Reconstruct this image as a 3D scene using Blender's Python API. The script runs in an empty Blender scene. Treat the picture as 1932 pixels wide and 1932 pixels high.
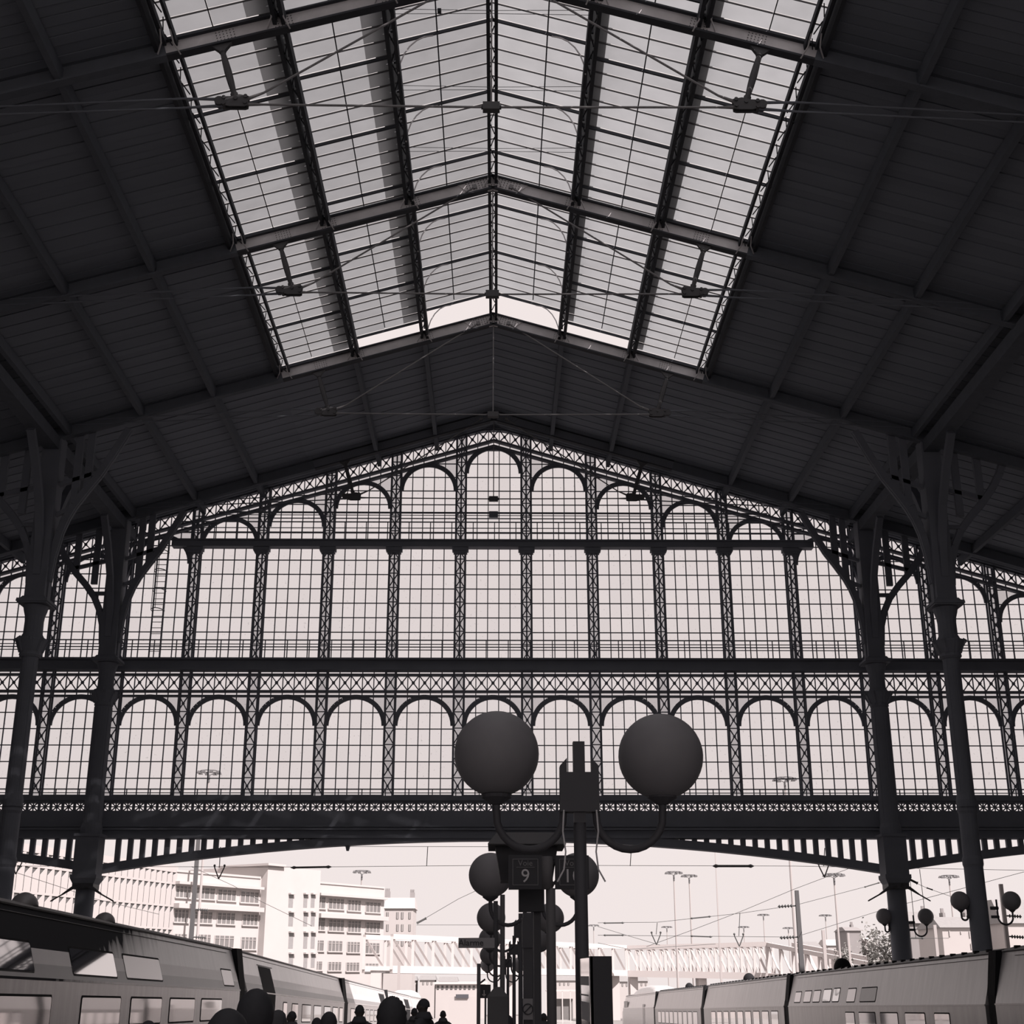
import bpy, bmesh, math, random
from mathutils import Vector, Matrix
random.seed(7)
S = bpy.context.scene
COL = S.collection

# ---------------------------------------------------------------- camera, sky, sun, exposure
EYE = Vector((0.1918402, 0.0, 1.68))
AX = Vector((9.99937876e-01, -1.11133653e-02, -8.58803928e-04))
AU = Vector((-0.00280484, -0.32543827, 0.94555913))
AF = Vector((0.01078783, 0.94549798, 0.32544922))
FOC = 2528.5135
cam_data = bpy.data.cameras.new('camera')
cam_data.sensor_fit = 'HORIZONTAL'; cam_data.sensor_width = 36.0
cam_data.lens = 36.0 * FOC / 1932.0
cam_data.clip_start = 0.05; cam_data.clip_end = 3000
cam = bpy.data.objects.new('camera', cam_data); COL.objects.link(cam)
rot = Matrix((AX, AU, -AF)).transposed().to_4x4()
cam.matrix_world = Matrix.Translation(EYE) @ rot
S.camera = cam
S.view_settings.view_transform = 'Standard'; S.view_settings.look = 'None'
S.view_settings.exposure = 0.0; S.view_settings.gamma = 1.0
S.view_settings.use_curve_mapping = False
S.cycles.use_denoising = True
S.cycles.max_bounces = 10; S.cycles.diffuse_bounces = 5; S.cycles.glossy_bounces = 3
S.cycles.transparent_max_bounces = 24; S.cycles.transmission_bounces = 6
S.cycles.caustics_reflective = False; S.cycles.caustics_refractive = False
world = bpy.data.worlds.new('bright_sky'); S.world = world; world.use_nodes = True
bg = world.node_tree.nodes['Background']
bg.inputs['Color'].default_value = (0.885, 0.795, 0.778, 1); bg.inputs['Strength'].default_value = 1.0
sun_data = bpy.data.lights.new('sun', 'SUN'); sun_data.energy = 9.0; sun_data.angle = 0.0093
sun_data.color = (1.0, 0.92, 0.90)
sun = bpy.data.objects.new('sun', sun_data); COL.objects.link(sun)
SUNDIR = Vector((0.62, -0.72, 1.0)).normalized()
sun.rotation_euler = SUNDIR.to_track_quat('Z', 'Y').to_euler(); sun.location = (20, -40, 60)

def at(px, py, Y):
    d = AX * ((px - 966) / FOC) - AU * ((py - 966) / FOC) + AF
    return EYE + d * (Y / d.y)

SLOPE = 0.0209            # the platforms and tracks fall gently towards the open end
def fz(y): return -SLOPE * y

# ---------------------------------------------------------------- materials
def mat(name, col, rough=0.6, metal=0.0, spec=0.5, noise=0.0, scale=3.0, stretch=(1, 1, 1), objrand=0.0):
    m = bpy.data.materials.new(name); m.use_nodes = True
    nt = m.node_tree; b = nt.nodes['Principled BSDF']
    b.inputs['Base Color'].default_value = (*col, 1); b.inputs['Roughness'].default_value = rough
    b.inputs['Metallic'].default_value = metal; b.inputs['Specular IOR Level'].default_value = spec
    if noise or objrand:
        mul = nt.nodes.new('ShaderNodeMix'); mul.data_type = 'RGBA'; mul.blend_type = 'MULTIPLY'
        mul.inputs[0].default_value = 1.0; mul.inputs[6].default_value = (*col, 1)
        add = nt.nodes.new('ShaderNodeMath'); add.operation = 'ADD'; add.inputs[0].default_value = 1.0 - noise * 0.5; add.inputs[1].default_value = 0
        if noise:
            tc = nt.nodes.new('ShaderNodeTexCoord'); mp = nt.nodes.new('ShaderNodeMapping'); mp.inputs['Scale'].default_value = stretch
            tx = nt.nodes.new('ShaderNodeTexNoise'); tx.inputs['Scale'].default_value = scale; tx.inputs['Detail'].default_value = 5
            nt.links.new(tc.outputs['Object'], mp.inputs['Vector']); nt.links.new(mp.outputs[0], tx.inputs['Vector'])
            ma = nt.nodes.new('ShaderNodeMath'); ma.operation = 'MULTIPLY'; ma.inputs[1].default_value = noise
            nt.links.new(tx.outputs['Fac'], ma.inputs[0]); nt.links.new(ma.outputs[0], add.inputs[1])
        last = add
        if objrand:
            oi = nt.nodes.new('ShaderNodeObjectInfo'); mr = nt.nodes.new('ShaderNodeMath'); mr.operation = 'MULTIPLY_ADD'
            mr.inputs[1].default_value = objrand; nt.links.new(oi.outputs['Random'], mr.inputs[0]); nt.links.new(add.outputs[0], mr.inputs[2]); last = mr
        cmb = nt.nodes.new('ShaderNodeCombineColor')
        for i in range(3): nt.links.new(last.outputs[0], cmb.inputs[i])
        nt.links.new(cmb.outputs[0], mul.inputs[7]); nt.links.new(mul.outputs[2], b.inputs['Base Color'])
    return m

def glass_clear(name, tint, speck=0.25):
    """thin dusty pane: mostly transparent, a little tinted, specks of dirt, a faint reflection"""
    m = bpy.data.materials.new(name); m.use_nodes = True
    nt = m.node_tree; nt.nodes.clear()
    out = nt.nodes.new('ShaderNodeOutputMaterial'); tr = nt.nodes.new('ShaderNodeBsdfTransparent')
    tc = nt.nodes.new('ShaderNodeTexCoord'); n1 = nt.nodes.new('ShaderNodeTexNoise'); n1.inputs['Scale'].default_value = 9; n1.inputs['Detail'].default_value = 3
    gm = nt.nodes.new('ShaderNodeNewGeometry')
    nt.links.new(gm.outputs['Position'], n1.inputs['Vector'])
    rp = nt.nodes.new('ShaderNodeValToRGB'); rp.color_ramp.elements[0].position = 0.25; rp.color_ramp.elements[0].color = (1 - speck, 1 - speck, 1 - speck, 1)
    rp.color_ramp.elements[1].position = 0.36; rp.color_ramp.elements[1].color = (1, 1, 1, 1)
    nt.links.new(n1.outputs['Fac'], rp.inputs[0])
    oi = nt.nodes.new('ShaderNodeObjectInfo'); mr = nt.nodes.new('ShaderNodeMath'); mr.operation = 'MULTIPLY_ADD'; mr.inputs[1].default_value = 0.06; mr.inputs[2].default_value = 0.96
    nt.links.new(oi.outputs['Random'], mr.inputs[0])
    mx = nt.nodes.new('ShaderNodeMix'); mx.data_type = 'RGBA'; mx.blend_type = 'MULTIPLY'; mx.inputs[0].default_value = 1; mx.inputs[6].default_value = (*tint, 1)
    nt.links.new(rp.outputs[0], mx.inputs[7])
    m2 = nt.nodes.new('ShaderNodeMix'); m2.data_type = 'RGBA'; m2.blend_type = 'MULTIPLY'; m2.inputs[0].default_value = 1
    nt.links.new(mx.outputs[2], m2.inputs[6]); cc = nt.nodes.new('ShaderNodeCombineColor')
    for i in range(3): nt.links.new(mr.outputs[0], cc.inputs[i])
    nt.links.new(cc.outputs[0], m2.inputs[7]); nt.links.new(m2.outputs[2], tr.inputs['Color'])
    gl = nt.nodes.new('ShaderNodeBsdfGlossy'); gl.inputs['Roughness'].default_value = 0.1; gl.inputs['Color'].default_value = (0.5, 0.5, 0.5, 1)
    ms = nt.nodes.new('ShaderNodeMixShader'); ms.inputs[0].default_value = 0.02
    nt.links.new(tr.outputs[0], ms.inputs[1]); nt.links.new(gl.outputs[0], ms.inputs[2]); nt.links.new(ms.outputs[0], out.inputs[0])
    return m

def glass_milky(name, col, diff):
    """wired, frosted roof glass: lets light through as a glow"""
    m = bpy.data.materials.new(name); m.use_nodes = True
    nt = m.node_tree; nt.nodes.clear()
    out = nt.nodes.new('ShaderNodeOutputMaterial'); tl = nt.nodes.new('ShaderNodeBsdfTranslucent'); df = nt.nodes.new('ShaderNodeBsdfDiffuse')
    gm = nt.nodes.new('ShaderNodeNewGeometry'); n1 = nt.nodes.new('ShaderNodeTexNoise'); n1.inputs['Scale'].default_value = 1.3; n1.inputs['Detail'].default_value = 6
    nt.links.new(gm.outputs['Position'], n1.inputs['Vector'])
    oi = nt.nodes.new('ShaderNodeObjectInfo')
    a = nt.nodes.new('ShaderNodeMath'); a.operation = 'MULTIPLY_ADD'; a.inputs[1].default_value = 0.30; a.inputs[2].default_value = 0.80; nt.links.new(n1.outputs['Fac'], a.inputs[0])
    b = nt.nodes.new('ShaderNodeMath'); b.operation = 'MULTIPLY_ADD'; b.inputs[1].default_value = 0.12; nt.links.new(oi.outputs['Random'], b.inputs[0]); nt.links.new(a.outputs[0], b.inputs[2])
    cc = nt.nodes.new('ShaderNodeCombineColor')
    for i in range(3): nt.links.new(b.outputs[0], cc.inputs[i])
    mx = nt.nodes.new('ShaderNodeMix'); mx.data_type = 'RGBA'; mx.blend_type = 'MULTIPLY'; mx.inputs[0].default_value = 1; mx.inputs[6].default_value = (*col, 1)
    nt.links.new(cc.outputs[0], mx.inputs[7]); nt.links.new(mx.outputs[2], tl.inputs[0]); df.inputs[0].default_value = (*diff, 1)
    ad = nt.nodes.new('ShaderNodeAddShader'); nt.links.new(tl.outputs[0], ad.inputs[0]); nt.links.new(df.outputs[0], ad.inputs[1]); nt.links.new(ad.outputs[0], out.inputs[0])
    return m

M = {
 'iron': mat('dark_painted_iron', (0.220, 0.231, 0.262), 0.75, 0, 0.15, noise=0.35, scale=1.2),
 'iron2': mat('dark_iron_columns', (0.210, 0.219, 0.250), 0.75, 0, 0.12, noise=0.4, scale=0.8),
 'iron3': mat('dark_roof_iron', (0.075, 0.078, 0.088), 0.75, 0, 0.15, noise=0.35, scale=1.2),
 'beam': mat('grey_painted_beam', (0.74, 0.71, 0.715), 0.7, 0, 0.2, noise=0.9, scale=1.1),
 'node': mat('grey_cast_joint', (0.13, 0.128, 0.133), 0.7, 0, 0.2, noise=0.3),
 'rod': mat('steel_rod', (0.30, 0.29, 0.295), 0.6, 0, 0.25),
 'board': mat('soot_dark_boards', (0.245, 0.262, 0.298), 0.85, 0, 0.05, noise=0.25, scale=0.6, stretch=(0.15, 1, 1), objrand=0.12),
 'board2': mat('soot_dark_purlin', (0.190, 0.203, 0.231), 0.85, 0, 0.05, noise=0.2),
 'bar': mat('grey_glazing_bar', (0.13, 0.126, 0.13), 0.6, 0, 0.3),
 'floor': mat('platform_asphalt', (0.30, 0.285, 0.28), 0.85, 0, 0.2, noise=0.35, scale=0.4),
 'ballast': mat('track_ballast', (0.22, 0.21, 0.205), 0.95, 0, 0.1, noise=0.6, scale=2.0),
 'shell': mat('dark_masonry_shaded_iron', (0.165, 0.176, 0.200), 0.9, 0, 0.05, noise=0.3),
 'globe': mat('grey_opal_globe', (0.27, 0.262, 0.275), 0.55, 0, 0.3, noise=0.18, scale=6),
 'lampiron': mat('black_lamp_metal', (0.095, 0.094, 0.104), 0.55, 0, 0.3),
 'pale_pole': mat('grey_pole_paint', (0.16, 0.155, 0.16), 0.6, 0, 0.3),
 'sign_black': mat('black_sign_face', (0.075, 0.075, 0.083), 0.6, 0, 0.2),
 'sign_grey': mat('grey_sign_print', (0.75, 0.73, 0.74), 0.6, 0, 0.2),
 'sign_plate': mat('grey_sign_plate', (0.36, 0.35, 0.36), 0.6, 0, 0.2),
 'sign_dim': mat('dim_sign_print', (0.30, 0.295, 0.30), 0.6, 0, 0.2),
 'paper': mat('white_poster_paper', (0.75, 0.70, 0.69), 0.5, 0, 0.4, noise=0.25, scale=2.5),
 'silver': mat('silver_train_paint', (0.64, 0.615, 0.615), 0.33, 0.35, 0.5, noise=0.35, scale=1.5, stretch=(1, 3, 0.35)),
 'silver_low': mat('grey_lower_train_paint', (0.30, 0.288, 0.29), 0.24, 0.3, 0.6, noise=0.7, scale=1.6, stretch=(1, 2.4, 0.3)),
 'silver_right': mat('dull_silver_train_paint', (0.44, 0.42, 0.42), 0.36, 0.2, 0.4, noise=0.45, scale=1.5, stretch=(1, 3, 0.35)),
 'low_right': mat('dirty_lower_train_paint', (0.22, 0.21, 0.21), 0.3, 0.25, 0.5, noise=1.0, scale=1.3, stretch=(1, 2.2, 0.35)),
 'totem_glass': mat('reflecting_poster_glass', (0.75, 0.72, 0.72), 0.08, 1.0, 0.5, noise=0.3, scale=2.0),
 'stripe': mat('pale_train_stripe', (0.60, 0.57, 0.57), 0.4, 0.1, 0.5, noise=0.2, scale=1.2),
 'stripe2': mat('mid_grey_train_stripe', (0.27, 0.26, 0.262), 0.4, 0.15, 0.5, noise=0.25, scale=1.2),
 'train_roof': mat('train_roof_grey', (0.16, 0.155, 0.158), 0.5, 0.1, 0.4, noise=0.3),
 'rubber': mat('black_rubber', (0.02, 0.02, 0.022), 0.8, 0, 0.1),
 'curtain': mat('pale_window_blind', (0.92, 0.88, 0.88), 0.35, 0.35, 0.5),
 'white': mat('white_render', (0.42, 0.39, 0.383), 0.85, 0, 0.1, noise=0.12, scale=0.3),
 'white2': mat('white_bridge_paint', (0.50, 0.46, 0.452), 0.8, 0, 0.1),
 'shade_glass': mat('grey_window_glass', (0.16, 0.152, 0.15), 0.35, 0, 0.4, noise=0.5, scale=0.8),
 'gap': mat('dark_grey_recess', (0.10, 0.096, 0.096), 0.7, 0, 0.2),
 'slate': mat('grey_slate', (0.24, 0.23, 0.23), 0.8, 0, 0.2, noise=0.3),
 'brickgrey': mat('grey_gable_render', (0.25, 0.235, 0.235), 0.85, 0, 0.1, noise=0.3, scale=0.4),
 'mast': mat('weathered_mast', (0.11, 0.107, 0.11), 0.7, 0, 0.2),
 'palemast': mat('pale_mast', (0.36, 0.33, 0.325), 0.7, 0, 0.2),
 'wire': mat('dark_wire', (0.10, 0.10, 0.10), 0.6, 0, 0.1),
 'leaf': mat('grey_green_foliage', (0.24, 0.235, 0.225), 0.9, 0, 0.1, noise=0.6, scale=2),
 'bark': mat('tree_bark', (0.12, 0.11, 0.105), 0.9, 0, 0.1),
 'coat': mat('black_coat', (0.085, 0.085, 0.094), 0.85, 0, 0.1, noise=0.2),
 'coat2': mat('charcoal_coat', (0.11, 0.11, 0.118), 0.85, 0, 0.1, noise=0.2),
 'hair': mat('dark_hair', (0.07, 0.07, 0.078), 0.7, 0, 0.15, noise=0.3, scale=20),
 'skin': mat('skin', (0.10, 0.090, 0.086), 0.6, 0, 0.3),
 'trousers': mat('dark_trousers', (0.04, 0.04, 0.045), 0.9, 0, 0.1),
}
M['pane'] = glass_clear('dusty_clear_pane', (0.845, 0.84, 0.845))
M['grey_pane'] = glass_clear('grey_pane', (0.70, 0.70, 0.71), 0.1)
M['milky'] = glass_milky('frosted_roof_glass', (0.152, 0.156, 0.162), (0.06, 0.06, 0.06))
M['train_glass'] = mat('train_window_glass', (0.62, 0.60, 0.60), 0.035, 1.0, 0.5)

def with_dark_reflection(base):
    """silver paint with a painted dark reflection of the roof, streaky at its edge, on the forward half of one coach (follows the coach, in its own coordinates)"""
    m = base.copy(); m.name = 'train_paint_dark_reflection'; nt = m.node_tree; b = nt.nodes['Principled BSDF']
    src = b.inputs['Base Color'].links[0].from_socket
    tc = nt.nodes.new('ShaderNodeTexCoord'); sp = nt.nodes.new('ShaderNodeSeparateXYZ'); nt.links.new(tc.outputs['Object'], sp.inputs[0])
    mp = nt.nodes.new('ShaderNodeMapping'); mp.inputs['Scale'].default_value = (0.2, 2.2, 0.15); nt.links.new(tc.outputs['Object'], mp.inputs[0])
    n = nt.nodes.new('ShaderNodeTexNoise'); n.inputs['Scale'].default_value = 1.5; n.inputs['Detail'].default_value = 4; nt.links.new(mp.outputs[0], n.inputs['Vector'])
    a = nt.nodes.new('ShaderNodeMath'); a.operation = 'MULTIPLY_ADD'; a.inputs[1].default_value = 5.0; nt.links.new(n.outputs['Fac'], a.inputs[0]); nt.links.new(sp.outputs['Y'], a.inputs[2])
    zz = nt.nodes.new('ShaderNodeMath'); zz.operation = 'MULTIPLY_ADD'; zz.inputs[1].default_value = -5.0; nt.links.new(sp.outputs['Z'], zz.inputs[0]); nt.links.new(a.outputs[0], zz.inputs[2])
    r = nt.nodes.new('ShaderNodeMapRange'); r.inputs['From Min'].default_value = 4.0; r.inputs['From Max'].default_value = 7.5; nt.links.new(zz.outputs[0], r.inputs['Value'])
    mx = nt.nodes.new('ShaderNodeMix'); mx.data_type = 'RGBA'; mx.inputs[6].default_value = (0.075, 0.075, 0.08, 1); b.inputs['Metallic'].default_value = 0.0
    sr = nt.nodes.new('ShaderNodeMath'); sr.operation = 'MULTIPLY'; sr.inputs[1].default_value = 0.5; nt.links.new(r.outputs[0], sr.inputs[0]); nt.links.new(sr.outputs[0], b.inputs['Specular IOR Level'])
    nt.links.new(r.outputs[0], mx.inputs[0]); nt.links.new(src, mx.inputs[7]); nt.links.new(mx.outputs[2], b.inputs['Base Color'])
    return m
M['dark_reflection'] = with_dark_reflection(M['silver'])  # dark mirror image of the roof painted into the silver

# ---------------------------------------------------------------- mesh helpers
WLOC = {}
def wl(o): return WLOC.get(o, Vector((0, 0, 0)))

class MB:
    def __init__(s): s.v = []; s.f = []
    def quadbox(s, P):                      # P: eight points, bottom four then top four
        n = len(s.v); s.v += [tuple(p) for p in P]
        s.f += [(n, n+3, n+2, n+1), (n+4, n+5, n+6, n+7), (n, n+1, n+5, n+4), (n+1, n+2, n+6, n+5), (n+2, n+3, n+7, n+6), (n+3, n, n+4, n+7)]
        return s
    def box(s, x0, x1, y0, y1, z0, z1):
        return s.quadbox([(x0, y0, z0), (x1, y0, z0), (x1, y1, z0), (x0, y1, z0), (x0, y0, z1), (x1, y0, z1), (x1, y1, z1), (x0, y1, z1)])
    def bar(s, a, b, w, h, up=(0, 0, 1)):   # bar from a to b, w across, h along up
        a = Vector(a); b = Vector(b); d = (b - a).normalized(); u = Vector(up)
        sd = d.cross(u)
        if sd.length < 1e-4: sd = d.cross(Vector((0, 1, 0)))
        sd.normalize(); u = sd.cross(d).normalized(); sd *= w / 2; u *= h / 2
        return s.quadbox([a - sd - u, a + sd - u, b + sd - u, b - sd - u, a - sd + u, a + sd + u, b + sd + u, b - sd + u])
    def tube(s, pts, r, n=8, caps=True):
        pts = [Vector(p) for p in pts]; rs = r if isinstance(r, (list, tuple)) else [r] * len(pts)
        base = len(s.v); prev = None
        for i, p in enumerate(pts):
            d = (pts[min(i + 1, len(pts) - 1)] - pts[max(i - 1, 0)]).normalized()
            if prev is None:
                ref = Vector((0, 0, 1)) if abs(d.z) < 0.9 else Vector((1, 0, 0)); e1 = d.cross(ref).normalized()
            else:
                e1 = (prev - d * prev.dot(d)).normalized()
            prev = e1; e2 = d.cross(e1)
            for k in range(n):
                a = 2 * math.pi * k / n; s.v.append(tuple(p + (e1 * math.cos(a) + e2 * math.sin(a)) * rs[i]))
        for i in range(len(pts) - 1):
            for k in range(n):
                k2 = (k + 1) % n; a = base + i * n
                s.f.append((a + k, a + k2, a + n + k2, a + n + k))
        if caps:
            s.f.append(tuple(base + k for k in reversed(range(n)))); e = base + (len(pts) - 1) * n; s.f.append(tuple(e + k for k in range(n)))
        return s
    def lathe(s, c, prof, n=20, axis='z', a0=0.0):   # prof: (radius, height) pairs
        base = len(s.v); c = Vector(c)
        for r, h in prof:
            for k in range(n):
                a = a0 + 2 * math.pi * k / n; x, y = r * math.cos(a), r * math.sin(a)
                q = {'z': (x, y, h), 'y': (x, h, y), 'x': (h, x, y)}[axis]; s.v.append(tuple(c + Vector(q)))
        for i in range(len(prof) - 1):
            for k in range(n):
                k2 = (k + 1) % n; a = base + i * n; s.f.append((a + k, a + k2, a + n + k2, a + n + k))
        s.f.append(tuple(base + k for k in reversed(range(n)))); e = base + (len(prof) - 1) * n; s.f.append(tuple(e + k for k in range(n)))
        return s
    def ball(s, c, r, n=24, m=14, sc=(1, 1, 1)):
        base = len(s.v); c = Vector(c)
        for i in range(1, m):
            t = math.pi * i / m
            for k in range(n):
                a = 2 * math.pi * k / n
                s.v.append((c.x + r * sc[0] * math.sin(t) * math.cos(a), c.y + r * sc[1] * math.sin(t) * math.sin(a), c.z - r * sc[2] * math.cos(t)))
        for i in range(m - 2):
            for k in range(n):
                k2 = (k + 1) % n; a = base + i * n; s.f.append((a + k, a + k2, a + n + k2, a + n + k))
        b = len(s.v); s.v.append((c.x, c.y, c.z - r * sc[2])); s.v.append((c.x, c.y, c.z + r * sc[2]))
        for k in range(n):
            k2 = (k + 1) % n; s.f.append((b, base + k2, base + k)); t = base + (m - 2) * n; s.f.append((b + 1, t + k, t + k2))
        return s
    def prism(s, poly, off):                # planar polygon (3-D points) pushed along off
        n = len(s.v); k = len(poly); off = Vector(off)
        s.v += [tuple(p) for p in poly] + [tuple(Vector(p) + off) for p in poly]
        s.f.append(tuple(n + i for i in range(k))); s.f.append(tuple(n + k + i for i in reversed(range(k))))
        for i in range(k):
            j = (i + 1) % k; s.f.append((n + i, n + k + i, n + k + j, n + j))
        return s
    def strip(s, pts, w, h, up):            # bent bar through pts
        for a, b in zip(pts, pts[1:]): s.bar(a, b, w, h, up)
        return s
    def mesh(s, name, m, off=Vector((0, 0, 0)), smooth=False):
        me = bpy.data.meshes.new(name)
        me.from_pydata([(x - off.x, y - off.y, z - off.z) for x, y, z in s.v], [], s.f)
        for q in (m if isinstance(m, (list, tuple)) else [m]): me.materials.append(M[q] if isinstance(q, str) else q)
        if smooth: me.polygons.foreach_set('use_smooth', [True] * len(me.polygons))
        b = bmesh.new(); b.from_mesh(me); bmesh.ops.recalc_face_normals(b, faces=b.faces); b.to_mesh(me); b.free()
        me.update(); return me
    def build(s, name, m, parent=None, smooth=False, rel=False):
        o = bpy.data.objects.new(name, s.mesh(name, m, Vector((0, 0, 0)) if rel else wl(parent), smooth))
        COL.objects.link(o); o.parent = parent; WLOC[o] = wl(parent)
        return o

def tag(o, label, cat=None, group=None, kind=None):
    o['label'] = label
    if cat: o['category'] = cat
    if group: o['group'] = group
    if kind: o['kind'] = kind
    return o
def empty(name, loc, label=None, cat=None, group=None, kind=None):
    o = bpy.data.objects.new(name, None); COL.objects.link(o); o.location = loc; WLOC[o] = Vector(loc)
    o.empty_display_size = 0.2
    if label: tag(o, label, cat, group, kind)
    return o
def put(name, me, parent, loc, rot=None, scale=None):
    o = bpy.data.objects.new(name, me); COL.objects.link(o); o.parent = parent
    o.location = Vector(loc) - wl(parent)
    if rot: o.rotation_euler = rot
    if scale: o.scale = scale
    return o
def copy_tree(o, parent=None):
    c = o.copy(); COL.objects.link(c); c.parent = parent; WLOC[c] = Vector(c.location) if parent is None else wl(parent)
    for ch in list(o.children): copy_tree(ch, c)
    return c
def text_mesh(body, size, m, depth=0.004, align='CENTER'):
    cu = bpy.data.curves.new('lettering', 'FONT'); cu.body = body; cu.size = size; cu.extrude = depth; cu.align_x = align; cu.align_y = 'CENTER'
    cu.resolution_u = 3
    t = bpy.data.objects.new('lettering', cu); COL.objects.link(t)
    me = bpy.data.meshes.new_from_object(t.evaluated_get(bpy.context.evaluated_depsgraph_get()))
    me.name = 'lettering'; me.materials.clear(); me.materials.append(M[m])
    bpy.data.objects.remove(t); bpy.data.curves.remove(cu)
    return me
ORD = ['middle', 'first', 'second', 'third', 'fourth', 'fifth', 'sixth', 'seventh', 'eighth', 'ninth', 'tenth']
LSIDE = 'towards the train with the pale stripe'; RSIDE = 'towards the train with the ribbed roof'
def sshort(k): return 'striped train side' if k < 0 else 'ribbed train side'
def side_of(k): return LSIDE if k < 0 else RSIDE

# ---------------------------------------------------------------- ground and shell of the hall
RS = 0.298
def roofZ(x): return 27.42 - RS * abs(x)
YW = 61.95
def slab(name, x0, x1, y0, y1, top, th, m, label):
    b = MB(); b.quadbox([(x0, y0, fz(y0) + top - th), (x1, y0, fz(y0) + top - th), (x1, y1, fz(y1) + top - th), (x0, y1, fz(y1) + top - th),
                         (x0, y0, fz(y0) + top), (x1, y0, fz(y0) + top), (x1, y1, fz(y1) + top), (x0, y1, fz(y1) + top)])
    return tag(b.build(name, m), label, kind='structure')
slab('floor', -7.3, 8.6, -30, 260, 0, 0.95, 'floor', 'asphalt platform between the two trains')
slab('ground', -110, 140, -30, 420, -0.95, 0.3, 'ballast', 'ballast bed under the tracks and beyond the hall')
def wall(name, x0, x1, y0, y1, z0, z1, label, m='shell'):
    return tag(MB().box(x0, x1, y0, y1, z0, z1).build(name, m), label, kind='structure')
wall('wall_left', -36.5, -36, -30, 62.4, -3, 17, 'dark side wall beyond the aisle of the striped train')
wall('wall_right', 36, 36.5, -30, 62.4, -3, 17, 'dark side wall beyond the aisle of the ribbed roof train')
wf = empty('wall_front', (0, -30.5, fz(-30)), 'head wall of the hall behind the viewer with tall clear windows', kind='structure')
MB().box(-36.5, 36.5, -30.7, -30.3, -1, 3.2).box(-36.5, 36.5, -30.7, -30.3, 16.2, 17.2).build('wall_panel', 'shell', wf)
for i in range(9):
    x = -36 + 9 * i; MB().box(x - 0.7, x + 0.7, -30.8, -30.2, 3.2, roofZ(x) - 0.2).build('pier', 'shell', wf)
def front_glass(x0, x1):
    me = bpy.data.meshes.new('pane'); me.from_pydata([(x0, 0, 0), (x1, 0, 0), (x1, 0, roofZ(x1) - 3.2 + fz(0)), (x0, 0, roofZ(x0) - 3.2)], [], [(0, 1, 2, 3)]); me.materials.append(M['pane'])
    put('pane', me, wf, (0, -30.5, 3.2))
for i in range(8): front_glass(-35.3 + 9 * i, -27.7 + 9 * i)

# boarded ceiling: one board per course, eaves to skylight
def boards(name, sgn, xa, xb, y0, y1, label):
    root = empty(name, (sgn * xa, y0, roofZ(xa)), label, kind='structure')
    L = xb - xa; P = 0.36; n = int((y1 - y0) / P)
    b = MB(); b.quadbox([(0, 0.012, 0), (sgn * L, 0.012, -RS * L), (sgn * L, P - 0.012, -RS * L), (0, P - 0.012, 0),
                         (0, 0.012, 0.06), (sgn * L, 0.012, -RS * L + 0.06), (sgn * L, P - 0.012, -RS * L + 0.06), (0, P - 0.012, 0.06)])
    me = b.mesh('board', 'board')
    for i in range(n):
        put('board', me, root, (sgn * xa, y0 + i * P, roofZ(xa) + (0.018 if i % 2 else 0) + random.uniform(0, 0.006)))
    c = MB(); c.quadbox([(sgn * xa, y0, roofZ(xa) + 0.1), (sgn * xb, y0, roofZ(xb) + 0.1), (sgn * xb, y1, roofZ(xb) + 0.1), (sgn * xa, y1, roofZ(xa) + 0.1),
                         (sgn * xa, y0, roofZ(xa) + 0.2), (sgn * xb, y0, roofZ(xb) + 0.2), (sgn * xb, y1, roofZ(xb) + 0.2), (sgn * xa, y1, roofZ(xa) + 0.2)])
    c.build('roof_covering', 'shell', root)
boards('ceiling', -1, 8.80, 36.2, -12, 62.2, 'dark boarded roof slope above the striped train')
boards('ceiling', 1, 8.80, 36.2, -12, 62.2, 'dark boarded roof slope above the ribbed roof train')
boards('ceiling', -1, 0, 8.83, 49.95, 62.2, 'boarded roof between skylight and gable, slope on the striped train side')
boards('ceiling', 1, 0, 8.83, 49.95, 62.2, 'boarded roof between skylight and gable, slope on the ribbed roof train side')
b = MB()
for s in (-1, 1):
    b.quadbox([(0, -30, roofZ(0)), (s * 36.2, -30, roofZ(36.2)), (s * 36.2, -12, roofZ(36.2)), (0, -12, roofZ(0)), (0, -30, roofZ(0) + .15), (s * 36.2, -30, roofZ(36.2) + .15), (s * 36.2, -12, roofZ(36.2) + .15), (0, -12, roofZ(0) + .15)])
tag(b.build('ceiling', 'shell'), 'plain dark roof over the head of the hall', kind='structure')

# ---------------------------------------------------------------- glazed gable: posts, bands, girder
PITCH = 3.185; PW = 0.52; CL = (PITCH - PW) / 2
def chordA(x): return 26.70 - 0.295 * abs(x)
def chordB(x): return 26.40 - 0.295 * abs(x)
def topZ(x): return min(27.42 - 0.298 * abs(x), 27.28 - 0.1 * x * x if abs(x) < 1.9 else 99)
wb = empty('wall_back', (0, YW, fz(YW)), 'great iron and glass gable screen closing the train hall', kind='structure')

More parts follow.
